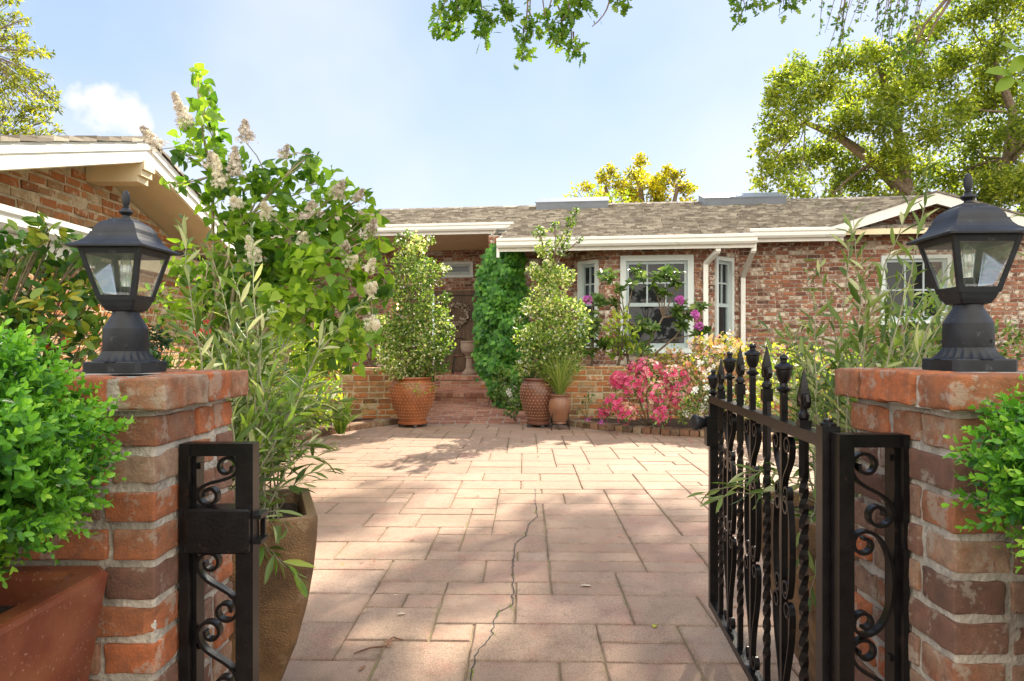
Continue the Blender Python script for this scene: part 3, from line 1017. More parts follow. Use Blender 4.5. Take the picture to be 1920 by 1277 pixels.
bed = MB()
for poly, z in [([(-4.2, 1.9), (-2.35, 1.9), (-2.3, 5.4), (-2.55, 7.0), (-2.28, 8.15), (-1.62, 9.33), (-1.3, 9.58), (-4.2, 9.6)], 0.035),
                ([(0.78, 9.25), (1.15, 8.72), (1.55, 8.38), (2.2, 8.02), (3.2, 7.5), (4.6, 6.2), (6.8, 4.6), (9, 4.6), (9, 9.6), (0.5, 9.6)], 0.035)]:
    n = len(poly)
    bed.add([(x, y, z) for x, y in poly], [tuple(range(n))])
bed.add([(-4.5, 9.7, 0.66), (-1.56, 9.7, 0.66), (-1.56, 13.2, 0.66), (-4.5, 13.2, 0.66)], [(0, 1, 2, 3)])
bed.add([(0.42, 9.7, 0.66), (12, 9.7, 0.66), (12, 13.2, 0.66), (0.42, 13.2, 0.66)], [(0, 1, 2, 3)])
bed.build('planting_bed', M['soil'], kind='structure')


def edging(name, pts, label):
    mb = MB()
    pts = [Vector((*p, 0)) for p in pts]
    x0 = pts[0].copy(); x0.z = 0
    for a, b in zip(pts[:-1], pts[1:]):
        d = (b - a); n = max(1, round(d.length / 0.112)); ang = math.atan2(d.y, d.x)
        for k in range(n):
            p = a.lerp(b, (k + .5) / n)
            mb.rough_box((p.x - x0.x, p.y - x0.y, 0.036 + random.uniform(-.006, .006)), (d.length / n - 0.009, 0.2, 0.078), 0.008, 0.003, (3, 3, 3), 0, random.random(), random.random() * 50,
                         Matrix.Rotation(ang + random.uniform(-.05, .05), 3, 'Z'))
    o = mb.build(name, [M['edging_brick']], label=label, cat='edging')
    o.location = x0
    return o


edging('brick_edging', [(-2.35, 5.2), (-2.5, 6.4), (-2.5, 7.1), (-2.28, 8.05), (-1.95, 8.75), (-1.58, 9.3)], 'curved row of old bricks edging the left planting bed, ending at the left pot')
edging('brick_edging', [(0.72, 9.2), (1.05, 8.72), (1.5, 8.33), (2.2, 7.95), (3.2, 7.42), (4.3, 6.4)], 'curved row of old bricks edging the bed under the pink azalea')


def garden_wall(name, loc, faces, top, label, mats):
    """faces: (origin, axis, width, height)"""
    mb = MB()
    for (o, ax, W, H) in faces:
        bricks(mb, o, ax, (0, 0, 1), W, H, L=0.200, h=0.062, j=0.018, out=0.007, jit=0.007)
    for (o, W, D) in top:
        bricks(mb, o, (1, 0, 0), (0, 1, 0), W, D, L=0.1, h=0.2, j=0.010, out=0.006)
    o = mb.build(name, mats, label=label, cat='garden wall')
    o.location = loc
    return o


garden_wall('garden_wall', (-4.5, 9.6, 0), [((0, 0, 0), (1, 0, 0), 2.98, 0.74), ((2.98, 0, 0), (0, 1, 0), 3.4, 0.74)], [((0, 0, 0.74), 2.98, 0.22)],
            'sunlit orange brick retaining wall behind the left studded pot', [M['orange_brick'], M['mortar_warm']])
garden_wall('garden_wall', (0.42, 9.6, 0), [((0, 0, 0), (1, 0, 0), 9.5, 0.76), ((0, 3.4, 0), (0, -1, 0), 3.4, 0.76)], [((0, 0, 0.76), 9.5, 0.22)],
            'shaded brown brick retaining wall behind the small pot and the pink azalea', [M['orange_brick'], M['mortar_warm']])
garden_wall('garden_wall', (-5.0, 12.7, 0), [((0, 0, 0.6), (1, 0, 0), 2.2, 0.47), ((2.2, 0, 0.6), (0, 1, 0), 1.4, 0.47)], [((0, 0, 1.07), 2.2, 0.22)],
            'low grey-white brick wall at the left end of the porch', [M['house_brick'], M['mortar']])

# ------------------------------------------------------------------ the house
YAW = R(-7)
house = empty('brick_house', (0, 11.2, 0), YAW, label='single storey reclaimed brick house with long shingle roof and white gutters', cat='house')
HB = [M['house_brick'], M['mortar']]
UP = Vector((0, 0, 1))


def wall_part(o, ax, W, H, holes=(), top=None, mats=HB, parent=house):
    mb = MB()
    bricks(mb, o, ax, UP, W, H, holes, top=top, L=0.198, h=0.058, j=0.012, out=0.008, jit=0.006)
    return mb.build('wall', mats, parent)


def frame_rot(ax):
    ax = Vector(ax).normalized()
    nr = ax.cross(UP)
    return Matrix((ax, -nr, UP)).transposed(), ax, nr


def window_part(o, ax, a0, a1, z0, z1, cols, rows, split=0.5, parent=house, tw=0.095, dh=True):
    rm, ax, nr = frame_rot(ax)
    o = Vector(o)

    def bx(mb, a, b, c, d, dep, thick, mi=0):
        mb.box(o + ax * (a + b) / 2 + UP * ((c + d) / 2 - o.z) + nr * dep, (b - a, thick, d - c), mi, 0.5, rm)
    f = MB()
    bx(f, a0, a0 + tw, z0, z1, 0.010, 0.07); bx(f, a1 - tw, a1, z0, z1, 0.010, 0.07)
    bx(f, a0 + tw, a1 - tw, z1 - tw, z1, 0.008, 0.07); bx(f, a0 - 0.02, a1 + 0.02, z0 - 0.03, z0, 0.02, 0.12)
    bx(f, a0 + tw, a1 - tw, z0, z0 + tw * .6, 0.008, 0.07)
    w = f.build('window', M['window_trim'], parent)
    i0, i1, j0, j1 = a0 + tw, a1 - tw, z0 + tw * .6, z1 - tw
    s = MB()
    st = 0.05
    zm = j0 + (j1 - j0) * split
    bx(s, i0, i0 + st, j0, j1, -0.035, 0.04); bx(s, i1 - st, i1, j0, j1, -0.035, 0.04)
    bx(s, i0 + st, i1 - st, j1 - st, j1, -0.037, 0.04); bx(s, i0 + st, i1 - st, j0, j0 + st * 1.6, -0.037, 0.04)
    if dh:
        bx(s, i0 + st, i1 - st, zm - 0.03, zm + 0.03, -0.037, 0.04)
    s.build('sash', M['sash'], w)
    mu = MB()
    for k in range(1, cols):
        a = i0 + st + (i1 - i0 - 2 * st) * k / cols
        bx(mu, a - 0.013, a + 0.013, zm + 0.03 if dh else j0 + st, j1 - st, -0.040, 0.024)
    for k in range(1, rows):
        zz = zm + (j1 - zm) * k / rows if dh else j0 + (j1 - j0) * k / rows
        bx(mu, i0 + st, i1 - st, zz - 0.013, zz + 0.013, -0.042, 0.022)
    mu.build('muntin', M['sash'], w)
    p = MB()
    bx(p, i0 + st - .01, i1 - st + .01, j0 + st, j1 - st, -0.055, 0.006)
    p.build('pane', M['pane'], w)
    return w


# bay and right-hand walls (u along the front, v into the depth)
s2 = math.sqrt(.5)
wall_part((1.52, 0.45, 0.6), (1, 0, 0), 1.70, 2.22, [(0.25, 1.445, 0.36, 1.96)])
window_part((1.52, 0.45, 0.6), (1, 0, 0), 0.25, 1.445, 0.96, 2.56, 3, 2)
wall_part((0.92, 1.05, 0.6), (s2, -s2, 0), 0.8485, 2.35, [(0.22, 0.70, 0.45, 1.92)])
window_part((0.92, 1.05, 0.6), (s2, -s2, 0), 0.22, 0.70, 1.05, 2.52, 2, 2, tw=0.06)
wall_part((3.22, 0.45, 0.6), (s2, s2, 0), 0.8485, 2.35, [(0.14, 0.64, 0.36, 1.94)])
window_part((3.22, 0.45, 0.6), (s2, s2, 0), 0.14, 0.64, 0.96, 2.54, 2, 2, tw=0.06)
wall_part((-0.55, 1.05, 0.3), (1, 0, 0), 1.47, 2.75)
wall_part((-0.55, 5.0, 0.3), (0, -1, 0), 3.95, 2.9, top=lambda a: 2.75 + 0.3 * (3.95 - a) - .02)
wall_part((3.82, 1.05, 0.3), (1, 0, 0), 1.40, 2.66)
wall_part((5.22, 1.05, 0.3), (1, 0, 0), 3.38, 2.66, [(0.90, 2.0, 1.14, 2.27)], mats=HB)
wall_part((5.22, 1.049, 2.96), (1, 0, 0), 3.06, 0.5, top=lambda a: 0.50 - 0.32 * abs(a - 1.53))
window_part((5.22, 1.05, 0.3), (1, 0, 0), 0.90, 2.0, 1.44, 2.57, 3, 2, dh=False, tw=0.06)
wall_part((-9.0, 5.0, 0.3), (1, 0, 0), 8.45, 3.2, [(6.45, 7.60, 0.1, 2.10), (6.70, 7.45, 2.42, 2.77)])
window_part((-9.0, 5.0, 0.3), (1, 0, 0), 6.70, 7.45, 2.72, 3.07, 1, 1, dh=False, tw=0.06)

# front door
dr = MB()
for a, b, c, d, v, t in [(-2.49, -2.38, 0.44, 2.38, 4.99, 0.1), (-1.52, -1.42, 0.44, 2.38, 4.99, 0.1), (-2.38, -1.52, 2.27, 2.38, 4.988, 0.1)]:
    dr.box(((a + b) / 2, v, (c + d) / 2), (b - a, t, d - c))
dr.build('door_frame', M['door_wood'], house)
dr = MB()
dr.box((-1.95, 5.06, 1.36), (0.86, 0.04, 1.82))
for a, b, c, d in [(-2.37, -2.24, .46, 2.26), (-1.66, -1.53, .46, 2.26), (-2.24, -1.66, 2.10, 2.26), (-2.24, -1.66, .80, .93), (-2.24, -1.66, .46, .56)]:
    dr.box(((a + b) / 2, 5.03, (c + d) / 2), (b - a, 0.03, d - c))
for k in range(4):
    dr.box((-2.165 + k * 0.145, 5.038, 1.51), (0.13, 0.014, 1.15))
door = dr.build('door', M['door_wood'], house)
dh = MB()
dh.lathe([(0.0, 0), (0.028, 0.0), (0.028, 0.012), (0.012, 0.016), (0.012, 0.045), (0.028, 0.05), (0.032, 0.07), (0.02, 0.085), (0, 0.088)], (0, 0, 0), 12)
hd = dh.build('handle', M['black_iron'], door)
hd.location = (-2.30, 5.01, 1.40); hd.rotation_euler = (R(90), 0, 0)

# roof
PITCH, EZ, RV = 0.30, 2.81, 5.6


def roof_z(v): return EZ + PITCH * v


def roof_iv(v):
    if v < 0.56: return [(-0.26, 3.86)]
    if v < 2.27: return [(-0.26, 8.7)]
    return [(-9.4, 8.7)]


rf = MB()
for (u0, u1, v0, v1) in [(-0.22, 3.82, 0.0, 0.56), (-0.22, 8.6, 0.56, 2.27), (-9.3, 8.6, 2.27, RV)]:
    za, zb = roof_z(v0) - .03, roof_z(v1) - .03
    rf.add([(u0, v0, za), (u1, v0, za), (u1, v1, zb), (u0, v1, zb), (u0, v0, za - .09), (u1, v0, za - .09), (u1, v1, zb - .09), (u0, v1, zb - .09)],
           [(0, 1, 2, 3), (4, 7, 6, 5), (0, 4, 5, 1), (1, 5, 6, 2), (3, 2, 6, 7), (0, 3, 7, 4)], 1)
zr = roof_z(RV) - .03
rf.add([(-9.3, RV, zr), (8.6, RV, zr), (8.6, RV + 5.6, zr - 1.68), (-9.3, RV + 5.6, zr - 1.68)], [(0, 1, 2, 3)], 1)
rf.add([(8.55, 1.05, 2.9), (8.55, RV, zr - .05), (8.55, RV + 5.3, 2.9)], [(0, 1, 2)], 1)
exp_ = 0.150
k = 0
v = -0.03
while v < RV + 0.02:
    for (u0, u1) in roof_iv(v + 0.04):
        u = u0
        while u < u1:
            w = random.uniform(0.085, 0.20)
            ub = min(u + w, u1) - 0.005
            vf = v + random.uniform(-0.030, 0.030)
            vb = v + exp_ + 0.06
            th = random.uniform(0.018, 0.046)
            z0 = roof_z(vf) - 0.032
            z1 = roof_z(vb) - 0.026
            t1 = random.uniform(-.006, .006)
            vs = [(u, vf, z0), (ub, vf, z0), (u, vf, z0 + th + .012 + t1), (ub, vf, z0 + th + .012 - t1), (u, vb, z1), (ub, vb, z1)]
            rf.add(vs, [(0, 1, 3, 2), (2, 3, 5, 4), (0, 2, 4), (1, 5, 3)], 0, random.random())
            u += w
    v += exp_
for i in range(90):      # ridge caps
    u = -9.3 + i * 0.2
    rf.add([(u, RV - .14, zr - .01), (u + .23, RV - .14, zr - .015), (u + .23, RV, zr + .05), (u, RV, zr + .06), (u + .23, RV + .14, zr - .015), (u, RV + .14, zr - .01)], [(0, 1, 2, 3), (3, 2, 4, 5)], 0, random.random())
rf.build('roof', [M['shingle'], M['cream_trim']], house)

# gable over the right-hand wall
gr = MB()
gu, gz, run, gp = 6.75, 3.52, 1.62, 0.32
for sg in (-1, 1):
    lo = gu + sg * run
    zl = gz - gp * run
    n = 9
    for i in range(n):
        for jv in range(12):
            t0, t1 = i / n, (i + 1) / n + .03
            va, vb = 0.47 + jv * .18, 0.47 + (jv + 1) * .18 - .006
            ua, ub = lo + (gu - lo) * t0, lo + (gu - lo) * min(1, t1)
            zA, zB = zl + (gz - zl) * t0, zl + (gz - zl) * min(1, t1)
            gr.add([(ua, va, zA + .012), (ua, vb, zA + .012), (ub, vb, zB + .008), (ub, va, zB + .008), (ua, va, zA - .02), (ua, vb, zA - .02), (ub, va, zB - .02)],
                   [(0, 1, 2, 3), (0, 4, 5, 1), (0, 3, 6, 4)], 0, random.random() * .6)
    gr.add([(lo, .50, zl - .021), (gu, .50, gz - .021), (gu, 2.8, gz - .021), (lo, 2.8, zl - .021)], [(0, 1, 2, 3)], 1)
gr.build('gable_roof', [M['shingle'], M['cream_trim']], house)
fa = MB()
for sg in (-1, 1):
    lo = gu + sg * run
    zl = gz - gp * run
    vs = [(lo, .49, zl - .024), (gu, .49, gz - .024), (gu, .49, gz - .20), (lo + (-sg) * .25, .49, zl - .10), (lo, .49, zl - .10)]
    vs2 = [(a, .53, c) for a, _, c in vs]
    fa.add(vs + vs2, [(0, 1, 2, 3, 4), (5, 6, 7, 8, 9)] + [(i, (i + 1) % 5, 5 + (i + 1) % 5, 5 + i) for i in range(5)])
fa.build('rake_board', M['white_trim'], house)

GP = [(0, 0), (0.085, 0), (0.115, 0.035), (0.118, 0.085), (0.135, 0.105), (0.138, 0.145), (0.125, 0.148), (0.12, 0.135), (0.0, 0.135)]
for (u0, u1, v0, z0, sg) in [(-0.24, 3.86, -0.01, 2.655, 1), (3.87, 5.36, 0.55, 2.82, 1), (-9.2, -0.24, 2.26, 3.335, 1)]:
    g = MB()
    g.sweep(GP, (u0, v0, z0), (u1, v0, z0), (0, -1, 0))
    g.box(((u0 + u1) / 2, v0 + .012, z0 + .04), (u1 - u0, .024, .19))
    g.build('gutter', M['white_trim'], house)
b = MB()
b.box((-0.235, 1.12, roof_z(1.12) - .1), (0.03, 2.36, 0.17), 0, .5, Matrix.Rotation(math.atan(PITCH), 3, 'X'))
b.box((-0.23, 0.0, 2.60), (0.045, 0.05, 0.19))
b.build('barge_board', M['white_trim'], house)
so = MB()
for i in range(16):
    v0 = 2.30 + i * (2.7 / 16)
    so.box(((-9.0 - 0.4) / 2, v0 + .08, 3.315 + .045 * i / 16), (8.6, 0.162, 0.02))
so.build('porch_soffit', M['cream_trim'], house)
for (u, v, z, du) in [(3.29, 0.08, 2.66, 0), (3.84, 0.10, 2.66, 0)]:
    d = MB()
    d.box((u, v - .04, z - .05), (0.075, 0.06, 0.12))
    vv = 0.37 if u < 3.5 else 0.99
    ue = u - .14 if u < 3.5 else u + .03
    d.sweep([(-.036, -.03), (.036, -.03), (.036, .03), (-.036, .03)], (u, v - .02, z - .10), (ue, vv, z - .26 if u < 3.5 else z - .42), (1, 0, 0))
    d.box((ue, vv, 1.18), (0.075, 0.06, 2.44 if u < 3.5 else 2.14))
    d.build('downspout', M['white_trim'], house)
for (px0, px1) in [(1007, 1140), (1318, 1468)]:
    def uu(px, v):
        k_ = (px - 960) / F
        return (k_ * (11.2 + .9925 * v) - .1219 * v) / (.9925 + .1219 * k_)
    u0, u1 = uu(px0, 4.9), uu(px1, 4.9)
    s = MB()
    rx = Matrix.Rotation(math.atan(PITCH), 3, 'X')
    s.box(((u0 + u1) / 2, 5.1, roof_z(5.1) + .075), (u1 - u0, 1.0, .17), 0, .5, rx)
    sk = s.build('skylight', M['skylight'], house)
    s = MB()
    s.box(((u0 + u1) / 2, 5.09, roof_z(5.1) + .172), (u1 - u0 + .05, 1.06, .022), 0, .5, rx)
    s.build('skylight_cap', M['skylight'], sk)
s = MB()
s.tube([(5.18, .53, 2.78), (5.18, .60, 2.5)], .03, 6)

# wreath, sconce, urn, chair by the door
def hl(u, v, z):     # house coordinates to the place
    return Vector((u * math.cos(YAW) - v * math.sin(YAW), 11.2 + u * math.sin(YAW) + v * math.cos(YAW), z))


wr = empty('door_wreath', hl(-1.93, 4.985, 1.82), YAW, label='round wreath of pale leaves hanging on the dark wooden front door', cat='wreath')
w = MB()
w.tube([(0.24 * math.cos(a), 0, 0.24 * math.sin(a)) for a in np.linspace(0, 2 * math.pi, 25)], .03, 6)
w.build('twig_ring', M['bark'], wr)
wl_ = Leaves()
a = RNG.uniform(0, 2 * math.pi, 260)
rr = 0.24 + RNG.normal(0, .03, 260)
wl_.add(np.stack([rr * np.cos(a), -0.02 - RNG.random(260) * .05, rr * np.sin(a)], 1), rdir(260), rdir(260), RNG.uniform(.04, .085, 260), RNG.random(260))
wl_.build('wreath_leaves', 'oval', G['faded_bloom'], wr)

sx = empty('wall_lamp', hl(-3.36, 4.98, 1.98), YAW, label='small lit brass wall lamp left of the front door', cat='wall lamp')
s = MB()
s.box((0, -.02, .05), (.08, .03, .22)); s.box((0, -.10, .145), (.15, .16, .02)); s.box((0, -.10, -.085), (.12, .13, .02))
for dx in (-1, 1):
    for dy in (-1, 1):
        s.box((dx * .06, -.10 + dy * .065, .03), (.012, .012, .22))
s.build('lamp_frame', M['bronze_planter'], sx)
s = MB(); s.lathe([(0, -.06), (.04, -.05), (.045, .03), (.03, .09), (0, .11)], (0, -.10, 0), 12)
s.build('lamp_glow', mat_emit('lamp_glow', (1.0, 0.62, 0.22), 6.0), sx)

ur = empty('stone_urn', (-0.93, 14.95, 0.43), label='weathered stone urn on a pedestal beside the front door', cat='urn')
s = MB()
s.lathe([(.17, 0), (.17, .05), (.12, .08), (.08, .14), (.075, .34), (.10, .38), (.11, .40)], seg=16)
s.build('pedestal', M['stone'], ur)
s = MB()
s.lathe([(.07, .40), (.10, .43), (.17, .50), (.20, .60), (.19, .68), (.21, .71), (.21, .73), (.17, .735), (.15, .70), (.0, .69)], seg=18)
s.build('bowl', M['stone'], ur)
ch = empty('metal_chair', (-1.15, 15.2, 0.43), R(10), label='small curled black metal chair standing by the front door', cat='chair')
s = MB()
s.lathe([(0, .40), (.17, .40), (.18, .41), (.17, .42), (0, .42)], seg=16)
s.build('seat', M['rust'], ch)
for dx, dy in ((-1, -1), (1, -1), (1, 1), (-1, 1)):
    s = MB(); s.tube([(dx * .12, dy * .12, .40), (dx * .15, dy * .15, .2), (dx * .17, dy * .17, 0)], .011, 6)
    s.build('leg', M['black_iron'], ch)
s = MB()
s.tube([(-.15, .12, .41), (-.17, .15, .6)] + [(-.17 * math.cos(t), .16, .62 + .18 * math.sin(t)) for t in np.linspace(0, math.pi, 11)] + [(.17, .15, .6), (.15, .12, .41)], .012, 6)
for x in (-.08, 0, .08):
    s.tube([(x, .13, .42), (x, .16, .76)], .007, 5)
s.build('backrest', M['black_iron'], ch)

# ------------------------------------------------------------------ the building on the left
gar = empty('brick_garage', (-4.0, 6.73, 0), label='brick outbuilding with gabled cream eaves at the left edge', cat='outbuilding')
GA, GPi = 3.07, 0.30
mb = MB()
bricks(mb, (-.15, -4.2, 0), (0, 1, 0), UP, 7.6, 3.1, L=0.205, h=0.064, j=0.024, out=0.008, jit=0.011, top=lambda a: GA - .235 - GPi * abs(a - 4.2))
mb.build('wall', [M['orange_brick'], M['mortar_warm']], gar)
mb = MB()
bricks(mb, (-6, 3.4, 0), (-1, 0, 0), UP, 0.02, 2.0)
mb2 = MB()
for sg in (-1, 1):
    ye = sg * 4.0
    ze = GA - GPi * 4.0
    mb2.add([(.40, 0, GA), (.40, ye, ze), (-6, ye, ze), (-6, 0, GA), (.40, 0, GA - .21), (.40, ye, ze - .21), (-6, ye, ze - .21), (-6, 0, GA - .21)],
            [(0, 3, 2, 1), (4, 5, 6, 7), (0, 1, 5, 4), (1, 2, 6, 5)], 1)
    n = 22
    for i in range(n):
        y0, y1 = ye * i / n, ye * (i + 1) / n
        x = .46
        while x > -6:
            w = random.uniform(.12, .26)
            zz0, zz1 = GA - GPi * abs(y0) + .018, GA - GPi * abs(y1) + .035 + random.uniform(0, .014)
            mb2.add([(x, y0, zz0), (x - w + .005, y0, zz0), (x - w + .005, y1, zz1), (x, y1, zz1), (x, y1, zz1 - .04), (x - w + .005, y1, zz1 - .04), (x, y0, zz0 - .02)], [(0, 1, 2, 3), (3, 2, 5, 4), (0, 3, 4, 6)], 0, random.random())
            x -= w
mb2.build('roof', [M['shingle'], M['cream_trim']], gar)
for sg in (-1, 1):
    rb_ = MB()
    for (x0, x1, d0, d1) in [(.40, .435, .005, .085), (.385, .418, .085, .20)]:
        ye, ze = sg * 4.05, GA - GPi * 4.05
        vs = [(x, y, z) for x in (x0, x1) for (y, z) in ((0, GA - d0), (ye, ze - d0), (ye, ze - d1), (0, GA - d1))]
        rb_.add(vs, [(0, 1, 2, 3), (4, 7, 6, 5), (0, 4, 5, 1), (3, 2, 6, 7), (1, 5, 6, 2), (0, 3, 7, 4)])
    rb_.build('rake_board', M['white_trim'], gar)
rb_ = MB()
rb_.sweep([(-.10, -.42), (.10, -.42), (.10, -.21), (-.10, -.21)], (-.14, 0, GA), (.36, 0, GA), (0, 1, 0))
rb_.sweep([(-.10, -.36), (.10, -.36), (.10, -.21), (-.10, -.21)], (.36, 0, GA), (.40, 0, GA), (0, 1, 0))
rb_.sweep([(-.10, -.30), (.10, -.30), (.10, -.21), (-.10, -.21)], (.40, 0, GA), (.43, 0, GA), (0, 1, 0))
rb_.build('ridge_beam', M['cream_trim'], gar)
pe = MB()
pe.sweep(GP, (.58, -4.2, 1.82), (.58, -1.14, 1.82), (1, 0, 0))
pe.box((.22, -2.67, 1.80), (.74, 3.0, .03), 0)
pe.box((.58, -2.67, 1.75), (.03, 3.04, .13), 0)
pent = pe.build('pent_gutter', M['white_trim'], gar)
pr = MB()
for i in range(4):
    y = -4.2
    while y < -1.15:
        w = random.uniform(.12, .26)
        x0, x1 = .66 - i * .24, .66 - (i + 1) * .24 - .04
        z0, z1 = 1.975 + i * .06, 1.985 + (i + 1) * .06
        pr.add([(x0, y, z0), (x0, y + w - .005, z0), (x1, y + w - .005, z1), (x1, y, z1), (x0, y, z0 - .03), (x0, y + w - .005, z0 - .03)], [(0, 1, 2, 3), (0, 4, 5, 1)], 0, random.random() * .5)
        y += w
pr.build('pent_shingles', M['shingle'], pent)
he = MB()
he.box((-.10, 1.1, 2.02), (.10, 2.6, .26), 0)
he.box((-.07, 1.1, 2.17), (.16, 2.66, .03), 1)
he.build('door_header', [M['cream_trim'], M['flashing']], gar)
#---PART3---
# ------------------------------------------------------------------ gate pillars
def pillar(name, x0, y0, W, D, htop, label, seed):
    rg = random.Random(seed)
    root = empty(name, (x0 + W / 2, y0 + D / 2, 0), label=label, cat='gate pillar', group='brick pillars either side of the gate')
    mo, br, cp = MB(), MB(), MB()
    pit, bh, bd = 0.0735, 0.0590, 0.098
    capz = htop - 0.064
    mo.rough_box((0, 0, capz / 2), (W - 0.013, D - 0.013, capz), 0.008, .006, (16, 16, 40), 0, .5, seed, None, 40.0)
    for row in range(13):
        zc = capz - 0.006 - pit * (row + .5)
        if zc < 0.03:
            break
        fl = row % 2
        runs = []       # (cx, cy, length, along_x)
        hw, hd = W / 2, D / 2
        if fl == 0:
            runs += [(-hw, hw - bd - .012, -hd + bd / 2, True), (-hw + bd + .012, hw, hd - bd / 2, True), (-hd, hd - bd - .012, hw - bd / 2, False), (-hd + bd + .012, hd, -hw + bd / 2, False)]
        else:
            runs += [(-hw + bd + .012, hw, -hd + bd / 2, True), (-hw, hw - bd - .012, hd - bd / 2, True), (-hd + bd + .012, hd, hw - bd / 2, False), (-hd, hd - bd - .012, -hw + bd / 2, False)]
        for (a, b, c, alx) in runs:
            ln_ = b - a
            cut = rg.choice([0.0, 0.62, 0.66, 0.38])
            parts = [(a, b)] if cut == 0 and ln_ < .25 else [(a, a + ln_ * (cut or .6) - .006), (a + ln_ * (cut or .6) + .006, b)]
            for (p, q) in parts:
                j = rg.uniform(-.004, .004)
                cx, cy = ((p + q) / 2, c + j) if alx else (c + j, (p + q) / 2)
                d = (q - p, bd, bh + rg.uniform(-.003, .003)) if alx else (bd, q - p, bh + rg.uniform(-.003, .003))
                br.rough_box((cx, cy, zc + rg.uniform(-.002, .002)), d, 0.0045, 0.0030, (8, 3, 5) if alx else (3, 8, 5), 0, rg.random(), rg.random() * 90,
                             Matrix.Rotation(rg.uniform(-.012, .012), 3, 'Z'))
    # cap: bricks laid flat, overhanging
    o = 0.032
    cw, cd_ = W + 2 * o, D + 2 * o
    cp.box((0, 0, capz + .028), (cw - .03, cd_ - .03, .060), 1)
    hw, hd = cw / 2, cd_ / 2
    for (a, b, c, alx) in [(-hw, hw - .11, -hd + .05, True), (-hw + .11, hw, hd - .05, True), (-hd, hd - .11, hw - .05, False), (-hd + .11, hd, -hw + .05, False)]:
        n = [0, .62, 1]
        for p, q in zip(n[:-1], n[1:]):
            pa, qa = a + (b - a) * p + .006, a + (b - a) * q - .006
            cx, cy = ((pa + qa) / 2, c) if alx else (c, (pa + qa) / 2)
            d = (qa - pa, .1, .064) if alx else (.1, qa - pa, .064)
            cp.rough_box((cx, cy, capz + .032 + rg.uniform(-.002, .001)), d, 0.006, 0.005, (10, 5, 5) if alx else (5, 10, 5), 0, rg.uniform(.5, .95), rg.random() * 90)
    mo.build('mortar_core', M['mortar'], root)
    br.build('brickwork', M['pillar_brick'], root)
    cp.build('brick_cap', [M['pillar_brick'], M['mortar']], root)
    return root


pillar('gate_pillar', -1.060, 1.320, 0.371, 0.365, 0.992, 'brick gate pillar left of the opening, beside the lock post', 4)
pillar('gate_pillar', 0.787, 1.215, 0.371, 0.365, 1.000, 'brick gate pillar right of the opening, on the hinge side of the gate', 9)

# ------------------------------------------------------------------ lanterns
UN = 0.000434


